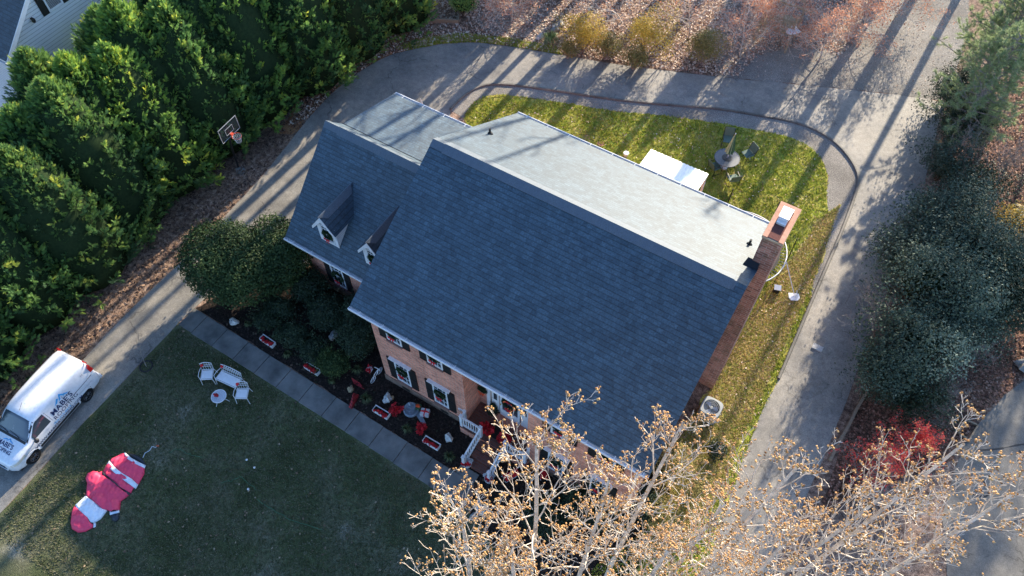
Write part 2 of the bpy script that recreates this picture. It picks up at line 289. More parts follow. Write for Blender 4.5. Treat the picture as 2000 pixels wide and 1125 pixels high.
# front walk: poured slabs with open joints
b = MB(); xs = [-9.72, -8.9]; 
while xs[-1] < 4.0: xs.append(xs[-1] + 1.27)
xs[-1] = 4.35; xs.append(5.85); q = random.Random(2)
for i in range(len(xs) - 1):
    b.bb(xs[i] + .012, xs[i + 1] - .012, -2.86 + q.uniform(-.01, .01) - .012 * i, -1.82 - .012 * i, -.05, .055 + q.uniform(-.006, .006))
b.bb(4.95, 5.83, -1.95, -1.55, -.05, .055)
struct(b.build('sidewalk', M_CONC, bevel=.012))
# ---------------------------------------------------------------- leaves, tufts (nobody could count them)
def in_poly(P, X, Y):
    ins = np.zeros(len(X), bool); n = len(P)
    for i in range(n):
        x1, y1 = P[i]; x2, y2 = P[(i + 1) % n]
        if y1 == y2: continue
        c = ((y1 > Y) != (y2 > Y)) & (X < (x2 - x1) * (Y - y1) / (y2 - y1) + x1); ins ^= c
    return ins
def scatter(P, n, seed, excl=()):
    r = np.random.default_rng(seed); A = np.array(P); lo, hi = A.min(0), A.max(0); out = np.zeros((0, 2))
    while len(out) < n:
        X = r.uniform(lo[0], hi[0], n * 2); Y = r.uniform(lo[1], hi[1], n * 2); k = in_poly(P, X, Y)
        for e in excl: k &= ~in_poly(e, X, Y)
        if not k.any(): break
        out = np.vstack([out, np.stack([X[k], Y[k]], 1)])
    return out[:n], r
LEAF = leafmat('dry_leaves', [(.16, .08, .05), (.36, .20, .13), (.54, .36, .25), (.66, .52, .40), (.74, .66, .55)], .7, .15)
LEAFR = leafmat('red_brown_leaves', [(.08, .035, .025), (.18, .08, .05), (.30, .15, .10), (.42, .27, .19)], .7, .15)
def leaves(name, P, n, seed, m, size=(.05, .11), z=.02, excl=()):
    pts, r = scatter(P, n, seed, excl); n = len(pts); s = r.uniform(*size, n) * .5; a = r.uniform(0, 6.28, n)
    V = np.zeros((n, 4, 3)); tz = r.uniform(-.7, .7, (n, 2))
    for k, (u, v_) in enumerate(((-1, -.6), (1, -.7), (.8, .6), (-.7, .7))):
        V[:, k, 0] = pts[:, 0] + s * (u * np.cos(a) - v_ * np.sin(a)); V[:, k, 1] = pts[:, 1] + s * (u * np.sin(a) + v_ * np.cos(a)); V[:, k, 2] = z + s * (1 + tz[:, 0] * u + tz[:, 1] * v_)
    o = mesh_np(name, V.reshape(-1, 3), np.arange(n * 4).reshape(n, 4), m, tint=np.repeat(r.uniform(0, 1, n), 4)); o['kind'] = 'stuff'; return o
def tufts(name, P, n, seed, m, h=(.05, .11), z=.01, excl=(), wd=.02):
    pts, r = scatter(P, n, seed, excl); n = len(pts); V = np.zeros((n, 3, 3, 3))
    for b_ in range(3):
        a = r.uniform(0, 6.28, n); hh = r.uniform(*h, n); ln = r.uniform(.3, 1., n) * hh; ox = r.normal(0, .03, n); oy = r.normal(0, .03, n); px_, py_ = -np.sin(a) * wd, np.cos(a) * wd
        V[:, b_, 0] = np.stack([pts[:, 0] + ox + px_, pts[:, 1] + oy + py_, np.full(n, z)], 1); V[:, b_, 1] = np.stack([pts[:, 0] + ox - px_, pts[:, 1] + oy - py_, np.full(n, z)], 1)
        V[:, b_, 2] = np.stack([pts[:, 0] + ox + np.cos(a) * ln, pts[:, 1] + oy + np.sin(a) * ln, z + hh], 1)
    o = mesh_np(name, V.reshape(-1, 3), np.arange(n * 9).reshape(-1, 3), m, tint=np.repeat(r.uniform(0, 1, n), 9)); o['kind'] = 'stuff'; return o
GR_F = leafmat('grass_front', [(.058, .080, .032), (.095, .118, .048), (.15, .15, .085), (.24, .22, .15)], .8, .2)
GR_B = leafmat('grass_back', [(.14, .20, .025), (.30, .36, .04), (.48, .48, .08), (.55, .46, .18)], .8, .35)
FRV = [(-9.6, -2.95), (5.9, -3.1), (9.5, -4.4), (13.5, -6), (12, -13), (-9.2, -13.5)]
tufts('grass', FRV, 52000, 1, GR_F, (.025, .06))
tufts('grass', LAWNB, 46000, 2, GR_B, (.05, .11), excl=(SIDEP,))
tufts('grass', SIDEP, 15000, 3, leafmat('grass_side', [(.24, .28, .05), (.42, .40, .09), (.60, .48, .18), (.64, .48, .27)], .8, .3), (.04, .10))
tufts('grass', wpx([(770, 96), (815, 78), (900, 66), (1000, 76), (1085, 92), (1100, 107), (1010, 92), (930, 82), (860, 86), (800, 98)]), 5000, 4, GR_B, (.05, .12))
TOPW = wpx([(560, 250), (660, 60), (720, -60), (1420, -70), (1400, 150), (1300, 136), (1100, 106), (930, 81), (860, 84), (740, 116), (600, 232)])
leaves('fallen_leaves', TOPW, 34000, 5, LEAF, (.05, .12), excl=(DRIVE,))
leaves('fallen_leaves', GRV, 2200, 6, LEAF, (.03, .07))
leaves('fallen_leaves', wpx([(1395, 148), (1380, 60), (1420, -40), (1720, -50), (1690, 60), (1640, 110), (1560, 90), (1480, 110), (1440, 150)]), 9000, 16, LEAF, (.05, .11))
RGT = wpx([(1850, 215), (1885, 150), (2050, 150), (2100, 700), (1990, 745), (1900, 830), (1860, 900), (1700, 960), (1600, 1000), (1640, 890), (1680, 780), (1730, 640), (1790, 500), (1820, 400), (1840, 300)])
leaves('fallen_leaves', RGT, 15000, 7, LEAFR, (.05, .11), excl=(DRIVE,))
leaves('fallen_leaves', SIDEP, 2600, 8, leafmat('tan_leaves', [(.18, .08, .04), (.34, .18, .09), (.48, .30, .17), (.55, .42, .28)], .8, .15), (.03, .075), excl=(DRIVE,))
leaves('fallen_leaves', LAWNB, 2600, 9, LEAF, (.04, .09))
leaves('fallen_leaves', [(-9.6, -2.95), (9, -3.1), (9, -13), (-9.2, -13.5)], 300, 10, leafmat('lawn_leaves', [(.10, .07, .05), (.25, .17, .11), (.38, .30, .2)], .8, .1), (.04, .10), .04)
leaves('fallen_leaves', [(-16, -10), (-12.2, -10), (-12.3, 4), (-11.4, 10), (-9.5, 16), (-12.5, 18), (-16, 8)], 7000, 11, leafmat('brown_needles', [(.04, .025, .02), (.10, .06, .045), (.20, .12, .08), (.3, .2, .13)], .8, .1), (.05, .12), excl=(DRIVE,))
leaves('fallen_leaves', BED, 2600, 12, leafmat('mulch_chips', [(.012, .01, .008), (.035, .025, .02), (.09, .06, .045), (.02, .03, .015)], .9, .1), (.05, .12), .03)
# ================================================================ HOUSE
L_, D_, ZE, ZR, OV, OH = 11.63, 10.76, 6.33, 9.88, .30, .47
YR = D_ / 2
house = thing('brick_house', 'two storey red brick house with charcoal shingle roof, chimney and front porch', 'house')
slope = (ZR - ZE) / (YR + OH)
AX0, AX1, AD = 4.25, 7.12, 1.02     # recessed entrance
PZ = .55                            # porch floor
b = MB()
prof = [(0, 0), (D_, 0), (D_, ZE - .05), (YR, ZR - .22), (0, ZE + .1)]
def wallbox(b, x0, x1, y0, y1, z0, z1, mi=0): b.bb(x0, x1, y0, y1, z0, z1, mi)
# solid body: three blocks so that the entrance stays open up to the eaves
def gable_block(b, x0, x1, ya, yb, zt_f, YR=YR, ZR=ZR - .2, zb=ZE - .1):
    pf = [(ya, 0), (yb, 0), (yb, zb), (YR, ZR), (ya, zt_f)]
    k = len(pf); b.add([(x0, y, z) for y, z in pf] + [(x1, y, z) for y, z in pf], [tuple(range(k - 1, -1, -1)), tuple(range(k, 2 * k))] + [(i, (i + 1) % k, (i + 1) % k + k, i + k) for i in range(k)])
zf = lambda y: ZE + slope * (y + OH) - .2
gable_block(b, 0, AX0, 0, D_, zf(0)); gable_block(b, AX0, AX1, AD, D_, zf(AD)); gable_block(b, AX1, L_, 0, D_, zf(0))
b.build('wall', BRK, house)
# foundation ledge and vents
b = MB()
BRKBASE = mat('dark_brick_base', [(.16, .11, .08), (.30, .21, .16)], 4, .9, .2, fine=.2)  # base band coloured darker than the brick wall above it
for x0, x1 in ((-.04, AX0), (AX1, L_ + .04)): b = MB(); b.bb(x0, x1, -.045, .0, 0, .42); b.build('foundation', BRKBASE, house)
for x in (1.1, 3.1, 8.6, 10.3):
    b = MB(); b.bb(x - .2, x + .2, -.065, -.045, .12, .3); b.build('vent', BLK, house)
# roof planes
def roofplane(name, m, x0, x1, ya, za, yb, zb, th=.09, par=house):
    b = MB(); b.slab([(x0, ya, za), (x1, ya, za), (x1, yb, zb), (x0, yb, zb)], th); return b.build(name, m, par)
roof = roofplane('roof', SHM, -OV, L_ + OV, -OH, ZE + .03, YR, ZR); 
roofplane('roof', SHM, -OV, L_ + OV, YR, ZR - .001, D_ + OH, ZE + .03)
def ridge_vent(x0, x1, yr, zr, sl, w_=.30, par=house, lift=.035):
    b = MB(); c = math.cos(math.atan(sl))
    b.slab([(x0, yr - w_ * c, zr - w_ * c * sl + lift), (x1, yr - w_ * c, zr - w_ * c * sl + lift), (x1, yr, zr + lift), (x0, yr, zr + lift)], lift + .01)
    b.slab([(x0, yr, zr + lift), (x1, yr, zr + lift), (x1, yr + w_ * c, zr - w_ * c * sl + lift), (x0, yr + w_ * c, zr - w_ * c * sl + lift)], lift + .01)
    return b.build('ridge_vent', SHCAP, par)
ridge_vent(-OV, L_ + OV - .35, YR, ZR, slope, .3, lift=.02); ridge_vent(.25, L_ - .15, YR, ZR, slope, .36, lift=.05)
# rake boards, fascia
b = MB()
for x in (-OV + .01, L_ + OV - .03):
    for (ya, za, yb, zb) in ((-OH, ZE - .07, YR, ZR - .1), (YR, ZR - .1, D_ + OH, ZE - .07)):
        b.add([(x, ya, za), (x + .02, ya, za), (x + .02, yb, zb), (x, yb, zb), (x, ya, za - .16), (x + .02, ya, za - .16), (x + .02, yb, zb - .16), (x, yb, zb - .16)], [(0, 1, 2, 3), (7, 6, 5, 4), (0, 4, 5, 1), (2, 6, 7, 3), (1, 5, 6, 2), (0, 3, 7, 4)])
b.bb(-OV + .03, L_ + OV - .03, -OH + .03, 0, ZE - .20, ZE - .17); b.bb(-OV + .03, L_ + OV - .03, D_, D_ + OH - .03, ZE - .2, ZE - .17)
b.bb(-OV + .03, L_ + OV - .03, -OH + .01, -OH + .03, ZE - .2, ZE - .065); b.bb(-OV + .03, L_ + OV - .03, D_ + OH - .03, D_ + OH - .01, ZE - .2, ZE - .065)
b.build('fascia', WHT, house)
def gutter(x0, x1, y, z, s, par=house, sp=1.05, phase=.5):
    # U channel: s = -1 opens in front of the front eave, +1 behind the rear eave
    b = MB(); w_ = .115; b.bb(x0, x1, y, y + s * w_, z - .09, z - .082); b.bb(x0, x1, y + s * w_, y + s * (w_ + .008), z - .09, z + .015); b.bb(x0, x1, y - s * .0, y + s * .006, z - .082, z - .01)
    for xx in (x0, x1): b.bb(xx - .004, xx + .004, y + s * .007, y + s * w_, z - .082, z + .005)
    b.bb(x0, x1, y + s * (w_ - .012), y + s * (w_ + .016), z + .015, z + .021)
    x = x0 + phase
    while x < x1: b.bb(x - .012, x + .012, y - s * .12, y + s * (w_ + .01), z + .028, z + .036); x += sp
    return b.build('gutter', WHT, par)
gutter(-OV, L_ + OV, -OH - .005, ZE, -1); gutter(-OV, L_ + OV, D_ + OH + .005, ZE, 1)
# downspouts
b = MB(); b.tube([(L_ - .1, -OH - .06, ZE - .1), (L_ - .1, -OH - .06, ZE - .25), (L_ - .12, -.08, ZE - .6), (L_ - .12, -.08, .2), (L_ - .12, -.4, .1)], .045, 4); b.build('downspout', WHT, house)
# wreath: ring of small needle blades with a bow (hangs on a window: its own thing)
M_PINE = leafmat('wreath_green', [(.012, .03, .012), (.025, .055, .02), (.05, .09, .03)], .7, .1)
def wreath(loc, label, R=.26, ry=0., bow=RED, dots=False, bowpos=(0, -1)):
    t = thing('wreath', label, 'wreath', loc, ry, 'holiday wreaths with red bows'); r = np.random.default_rng(int(abs(loc[0] * 37 + loc[2] * 11))); n = 900
    a = r.uniform(0, 6.283, n); c = np.stack([np.cos(a) * R, np.zeros(n), np.sin(a) * R], 1); d = r.normal(0, 1, (n, 3)); d[:, 1] = -abs(d[:, 1]) * .7; d /= np.linalg.norm(d, axis=1)[:, None]; c = c + d * .02
    s = r.normal(0, 1, (n, 3)); s = np.cross(s, d); s /= np.linalg.norm(s, axis=1)[:, None]; ln = r.uniform(.06, .13, n)[:, None]
    V = np.stack([c - s * .014, c + s * .014, c + d * ln], 1).reshape(-1, 3); mesh_np('greenery', V, np.arange(n * 3).reshape(n, 3), M_PINE, t, tint=np.repeat(r.uniform(0, 1, n), 3))
    b = MB(); bx, bz = bowpos[0] * R, bowpos[1] * R
    for sg in (-1, 1):
        b.add([(bx, -.10, bz), (bx + sg * .15, -.13, bz + .10), (bx + sg * .17, -.12, bz - .04), (bx + sg * .08, -.17, bz + .02)], [(0, 1, 3), (0, 3, 2), (1, 2, 3), (0, 2, 1)])
        b.add([(bx, -.11, bz), (bx + sg * .03, -.12, bz - .24), (bx + sg * .11, -.11, bz - .22)], [(0, 1, 2), (0, 2, 1)])
    b.blob((bx, -.13, bz), (.04, .035, .04), 2, .1, n=8); b.build('bow', bow, t)
    if dots:
        b = MB(); q = random.Random(4)
        for _ in range(26):
            aa = q.uniform(0, 6.28); b.blob((math.cos(aa) * R * q.uniform(.85, 1.15), -.07, math.sin(aa) * R * q.uniform(.85, 1.15)), (.035,) * 3, 1, .05, mi=q.randrange(2), n=6)
        b.build('ornament', [RED, flat('orange_ball', (.8, .2, .05))], t)
    return t
def window(xc, z0, z1, y=0., w_=.72, shut=.34, header=True, cols=3, rows=4, par=house, sill=True):
    f = MB(); fr = .07; x0, x1 = xc - w_ / 2, xc + w_ / 2
    f.bb(x0, x0 + fr, y - .05, y, z0, z1); f.bb(x1 - fr, x1, y - .05, y, z0, z1); f.bb(x0 + fr, x1 - fr, y - .05, y, z1 - fr, z1); f.bb(x0 + fr, x1 - fr, y - .05, y, z0, z0 + fr)
    f.bb(x0 + fr, x1 - fr, y - .04, y - .0, (z0 + z1) / 2 - .03, (z0 + z1) / 2 + .03)
    for i in range(1, cols): xx = x0 + (x1 - x0) * i / cols; f.bb(xx - .011, xx + .011, y - .032, y - .006, z0 + fr, z1 - fr)
    for i in range(1, rows):
        if i * 2 == rows: continue
        zz = z0 + (z1 - z0) * i / rows; f.bb(x0 + fr, x1 - fr, y - .030, y - .008, zz - .011, zz + .011)
    win = f.build('window', WHT, par); g = MB(); g.bb(x0 + fr, x1 - fr, y - .02, y - .004, z0 + fr, z1 - fr); g.build('pane', GLS, win)
    g = MB(); g.bb(x0 + fr + .01, x1 - fr - .01, y - .0035, y - .001, z0 + fr, z1 - fr); g.build('curtain', mat('curtain', [.25, .45], 9, .9), win)
    if sill:
        g = MB(); g.bb(x0 - .02, x1 + .02, y - .11, y, z0 - .085, z0); g.build('sill', mat('brick_sill', [(.16, .08, .07), (.27, .15, .12)], 14, .9), win)
    if header:
        g = MB(); g.bb(x0 - .14, x1 + .14, y - .09, y, z1, z1 + .13); g.bb(x0 - .18, x1 + .18, y - .15, y, z1 + .13, z1 + .17); g.build('header', WHT, win)
    if shut:
        for sx in (x0 - shut / 2 - .015, x1 + shut / 2 + .015):
            s = MB(); s.bb(sx - shut / 2, sx + shut / 2, y - .045, y, z0 - .03, z1 + .03)
            zz = [z0 - .03, z0 + .04, (z0 + z1) / 2 - .04, (z0 + z1) / 2 + .04, z1 - .04, z1 + .03]
            for i in (0, 2, 4): s.bb(sx - shut / 2 + .002, sx + shut / 2 - .002, y - .058, y - .045, zz[i], zz[i + 1])
            s.build('shutter', SHUT, par)
    return win
WX = (1.11, 3.02, 8.45, 10.32)
names = ('leftmost', 'second')
for i, x in enumerate(WX):
    window(x, .78, 2.45); window(x, 4.25, 5.72, header=False)
    pos = ('left end of the front', 'left side of the entrance', 'right side of the entrance', 'right end of the front')[i]
    wreath((x, -.06, 1.83), 'wreath with red bow, ground floor window at the ' + pos, .21)
    wreath((x, -.06, 5.0), 'wreath with red bow, upper window at the ' + pos, .21)
# number plaque beside the entrance
t = MB(); t.bb(3.86, 4.18, -.03, 0, 1.28, 1.42); pl = t.build('number_plaque', WHT, house)
def text_mesh(body, size, ext=.004, font=None, bold=0., shear=0., spacing=1.):
    c = bpy.data.curves.new('t', 'FONT'); c.body = body; c.size = size; c.extrude = ext; c.offset = bold; c.shear = shear; c.space_character = spacing; c.align_x = 'CENTER'; c.align_y = 'CENTER'; c.resolution_u = 3
    o = bpy.data.objects.new('t', c); COL.objects.link(o); dg = bpy.context.evaluated_depsgraph_get(); me = bpy.data.meshes.new_from_object(o.evaluated_get(dg)); bpy.data.objects.remove(o); return me
def text_on(name, body, size, M, m, par, ext=.003, **k):
    me = text_mesh(body, size, ext, **k); me.name = name; me.transform(M); me.materials.clear(); me.materials.append(m); o = bpy.data.objects.new(name, me); COL.objects.link(o); o.parent = par; return o
text_on('number', '7506', .12, Matrix.Translation((4.02, -.033, 1.345)) @ Matrix.Rotation(R_(90), 4, 'X'), BLK, pl)
# ---- entrance
b = MB(); b.bb(AX0 + .02, AX1 - .02, -.34, AD, 0, PZ - .004); b.bb(4.14, AX0 + .02, -.34, -.05, 0, PZ - .004); b.bb(AX1 - .02, 7.26, -.34, -.05, 0, PZ - .004)
b.bb(4.12, 7.28, -.37, -.34, 0, PZ - .02)
b.build('porch', BRK, house)
b = MB(); b.bb(4.10, 7.30, -.39, AD - .002, PZ - .002, PZ + .028); b.build('porch_floor', BRKTOP, house)
b = MB(); ns = 3
for i in range(ns): b.bb(5.17, 6.24, -.39 - .36 * (i + 1), -.39 - .36 * i, 0, PZ - .14 * (i + 1) + .0); b.bb(5.15, 6.26, -.39 - .36 * (i + 1) - .02, -.39 - .36 * i - .02, PZ - .14 * (i + 1), PZ - .14 * (i + 1) + .03)
b.build('steps', BRKTOP, house)
b = MB(); b.bb(4.95, 6.75, AD - .36, AD, PZ + .03, PZ + .13); b.build('threshold', BRK, house)
dz = PZ + .13; dt = dz + 2.25
d = MB(); d.bb(5.28, 6.22, AD - .09, AD - .03, dz, dz + .55); d.bb(5.28, 5.38, AD - .09, AD - .03, dz + .55, dt); d.bb(6.12, 6.22, AD - .09, AD - .03, dz + .55, dt); d.bb(5.38, 6.12, AD - .09, AD - .03, dt - .12, dt)
door = d.build('door', WHT, house); g = MB(); g.bb(5.38, 6.12, AD - .07, AD - .05, dz + .55, dt - .12); g.build('pane', GLS, door); g = MB(); g.blob((5.33, AD - .13, dz + 1.05), (.03, .04, .05), 1, .05, n=8); g.build('handle', flat('brass', (.6, .4, .1), .3, metal=1), door)
for x0 in (4.88, 6.28):
    g = MB(); g.bb(x0, x0 + .34, AD - .07, AD - .0, dz, dt); sl_ = g.build('sidelight', WHT, house); g = MB(); g.bb(x0 + .09, x0 + .25, AD - .078, AD - .07, dz + 1.1, dt - .3); g.build('pane', GLS, sl_)
for x0 in (4.66, 6.70):
    g = MB(); g.bb(x0, x0 + .16, AD - .12, AD, PZ + .03, dt + .25); g.bb(x0 - .02, x0 + .18, AD - .14, AD, PZ + .03, PZ + .2); g.bb(x0 + .04, x0 + .06, AD - .126, AD - .12, PZ + .25, dt + .1); g.bb(x0 + .1, x0 + .12, AD - .126, AD - .12, PZ + .25, dt + .1); g.build('pilaster', WHT, house)
g = MB(); g.bb(4.62, 6.90, AD - .2, AD, dt + .25, dt + .45); g.bb(4.82, 6.7, AD - .1, AD, dt, dt + .25); g.build('door_header', WHT, house)
# upper window over the door (seen under the eave at a slant)
window(5.7, 4.25, 5.7, y=AD, w_=.9, shut=.3, header=False)
b = MB(); b.bb(AX0, AX1, 0, AD, ZE - .2, ZE - .17); b.build('soffit', WHT, house)
# railings: newels, rails and balusters
def railing(segs, name='railing'):
    b = MB(); seen = set()
    for (x0, y0, z0), (x1, y1, z1) in segs:
        a, c = Vector((x0, y0, z0)), Vector((x1, y1, z1)); H = .86; d = c - a; n = max(2, int(Vector((d.x, d.y, 0)).length / .115))
        for z in (.1, H - .04):
            q = [a + Vector((0, 0, z)), c + Vector((0, 0, z))]; pr = Vector((-d.y, d.x, 0)).normalized() * .035
            b.add([q[0] - pr, q[0] + pr, q[1] + pr, q[1] - pr] + [p + Vector((0, 0, .05)) for p in (q[0] - pr, q[0] + pr, q[1] + pr, q[1] - pr)], [(3, 2, 1, 0), (4, 5, 6, 7), (0, 1, 5, 4), (1, 2, 6, 5), (2, 3, 7, 6), (3, 0, 4, 7)])
        for i in range(1, n):
            p = a + d * (i / n); b.bb(p.x - .017, p.x + .017, p.y - .017, p.y + .017, p.z + .14, p.z + H - .04)
        for p in (a, c):
            if tuple(p) in seen: continue
            seen.add(tuple(p)); b.bb(p.x - .055, p.x + .055, p.y - .055, p.y + .055, p.z - .02, p.z + H + .06); b.bb(p.x - .07, p.x + .07, p.y - .07, p.y + .07, p.z + H + .06, p.z + H + .10)
    return b.build(name, WHT, house)
railing([((4.18, -.02, PZ + .03), (4.18, -.30, PZ + .03)), ((4.18, -.30, PZ + .03), (5.12, -.30, PZ + .03)), ((5.12, -.30, PZ + .03), (5.10, -1.55, .10))])
railing([((7.22, -.02, PZ + .03), (7.22, -.30, PZ + .03)), ((7.22, -.30, PZ + .03), (6.29, -.30, PZ + .03)), ((6.29, -.30, PZ + .03), (6.31, -1.55, .10))])
# lantern by the door, red bow
b = MB(); b.bb(4.45, 4.6, AD - .16, AD - .02, 2.3, 2.6); b.lathe([(.11, 2.6), (.02, 2.75)], (4.525, AD - .09, 0), 8); b.bb(4.5, 4.55, AD - .05, AD, 2.55, 2.62); b.build('lantern', BLK, house)
# ---- chimney (projects beyond the right gable)
CX0, CX1, CY0, CY1, CZ = L_ - .0, 12.29, 7.0, 8.63, 10.58
b = MB(); b.bb(CX0 + .002, CX1, CY0, CY1, 0, CZ - .12); ch = b.build('chimney', MOSS, house)
b = MB(); b.bb(CX0 - .03, CX1 + .03, CY0 - .03, CY1 + .03, CZ - .12, CZ - .05); b.build('crown', mat('crown_edge', [(.25, .20, .13), (.4, .34, .25)], 9, .9), ch)
ix0, ix1, iy0, iy1 = CX0 + .14, CX1 - .14, CY0 + .03, CY1 - .26
b = MB()
b.bb(CX0 - .02, CX1 + .02, CY1 - .26, CY1 + .02, CZ - .05, CZ); b.bb(CX0 - .02, ix0, CY0 - .02, CY1 - .26, CZ - .05, CZ); b.bb(ix1, CX1 + .02, CY0 - .02, CY1 - .26, CZ - .05, CZ)
b.build('crown_rim', CAPR, ch)
b = MB(); b.bb(ix0, ix1, iy0, iy1, CZ - .05, CZ - .03); b.build('crown_bed', mat('dark_clay', [(.09, .03, .025), (.14, .05, .04)], 9, .9, fine=.2), ch)
b = MB(); b.bb(ix0 + .02, ix1 - .05, CY1 - .95, CY1 - .30, CZ - .03, CZ + .06); b.bb(ix0 + .06, ix1 - .09, CY1 - .78, CY1 - .36, CZ + .06, CZ + .16); b.bb(ix0 + .0, ix1 - .03, CY1 - .80, CY1 - .30, CZ + .16, CZ + .19)
fl = b.build('flue_cap', flat('galvanised_cap', (.72, .73, .74), .35, .6, .3), ch)
# cricket behind/left of the chimney and flashing
b = MB(); zz = ZE + .03 + slope * (YR - abs(CY0 + .06 - YR) + OH)
b.add([(L_ - .22, 6.78, ZR - slope * (6.78 - YR) + .02), (L_ + .28, 6.78, ZR - slope * (6.78 - YR) + .02), (L_ + .28, 7.04, ZR - slope * (7.04 - YR) + .32), (L_ - .16, 7.04, ZR - slope * (7.04 - YR) + .32), (L_ - .16, 7.05, ZR - slope * 1.67 - .1), (L_ + .28, 7.05, ZR - slope * 1.67 - .1)], [(0, 1, 2, 3), (0, 3, 4), (1, 5, 2), (0, 4, 5, 1), (3, 2, 5, 4)])
b.build('flashing_and_shadow', flat('black_flashing', (.012, .012, .014), .5), ch)
# vent pipes on the sunny slope
for px, py in ((957, 262), (1463, 478)):
    lo = 0.
    for _ in range(40):       # find the point of the rear plane under the pixel
        p = G(px, py, ZR - lo); y = p[1]; lo = slope * max(0, y - YR)
    b = MB(); z = ZR - lo; b.tube([(p[0], p[1], z - .1), (p[0], p[1], z + .30)], .045, 10); b.lathe([(.13, z - .02), (.10, z + .05), (.055, z + .10), (.0, z + .1)], (p[0], p[1], 0), 12); b.build('vent_pipe', BLK, house)
# ================================================================ WING (part of the same house)
XW, YW0, ZW, YWR, ZWR, YB, ZB, YWE, ZWE = -6.09, 2.44, 3.56, 5.84, 7.25, 6.76, 6.30, 10.24, 5.30
def zw(y): return ZW + (ZWR - ZW) * (y - 1.97) / (YWR - 1.97)
b = MB(); pf = [(YW0, 0), (9.9, 0), (9.9, 5.2), (YB, ZB - .12), (YWR, ZWR - .16), (YW0, zw(YW0) - .16)]; k = len(pf)
b.add([(XW, y, z) for y, z in pf] + [(-.002, y, z) for y, z in pf], [tuple(range(k - 1, -1, -1)), tuple(range(k, 2 * k))] + [(i, (i + 1) % k, (i + 1) % k + k, i + k) for i in range(k)]); b.build('wing_wall', BRK, house)
b = MB(); b.bb(XW - .04, -.045, YW0 - .045, YW0, 0, .5); b.build('foundation', bpy.data.materials['dark_brick_base'], house)
XL = XW - OV
roofplane('wing_roof', SHW, XL, -.003, 1.97, ZW + .02, YWR, ZWR, .08)
roofplane('wing_roof', SHW, XL, -.003, YWR, ZWR - .001, YB, ZB, .08)
roofplane('wing_rear_roof', shingle('wing_rear_shingles', 1.05, (1, 0, 0), (0, 1.04, 0)), XL, -.003, YB - .02, ZB + .01, YWE, ZWE, .08)
sw = (ZWR - ZW) / (YWR - 1.97)
ridge_vent(XL, -.01, YWR, ZWR, sw, .3, lift=.02); ridge_vent(XL + .75, -.01, YWR, ZWR, sw, .36, lift=.05)
b = MB(); b.bb(XL, -.01, YB - .06, YB - .03, ZB + .05, ZB + .075); b.build('flashing_and_shadow', BLK, house)  # black strip that paints the thin shadow line along the roof crease
b = MB()
for (ya, za, yb, zb) in ((1.97, ZW - .07, YWR, ZWR - .1), (YWR, ZWR - .1, YB, ZB - .1), (YB, ZB - .1, YWE, ZWE - .1)):
    x = XL + .01; b.add([(x, ya, za), (x + .02, ya, za), (x + .02, yb, zb), (x, yb, zb), (x, ya, za - .16), (x + .02, ya, za - .16), (x + .02, yb, zb - .16), (x, yb, zb - .16)], [(0, 1, 2, 3), (7, 6, 5, 4), (0, 4, 5, 1), (2, 6, 7, 3), (1, 5, 6, 2), (0, 3, 7, 4)])
b.bb(XL + .03, -.01, 1.99, 2.01, ZW - .2, ZW - .06); b.bb(XL + .03, -.01, 2.01, YW0, ZW - .2, ZW - .17); b.bb(XL + .03, -.01, YWE - .03, YWE - .01, ZWE - .22, ZWE - .09)
b.build('fascia', WHT, house)
gutter(XL, -OV - .3, 1.965, ZW, -1, sp=1.0); gutter(XL, -.4, YWE + .005, ZWE - .02, 1, sp=1.15)
window(-4.28, .78, 2.42, y=YW0, w_=.72, header=False); window(-1.9, .78, 2.42, y=YW0, header=False)
wreath((-4.28, YW0 - .06, 1.6), 'evergreen wreath with red bow on the wing window under the dormers', .27)
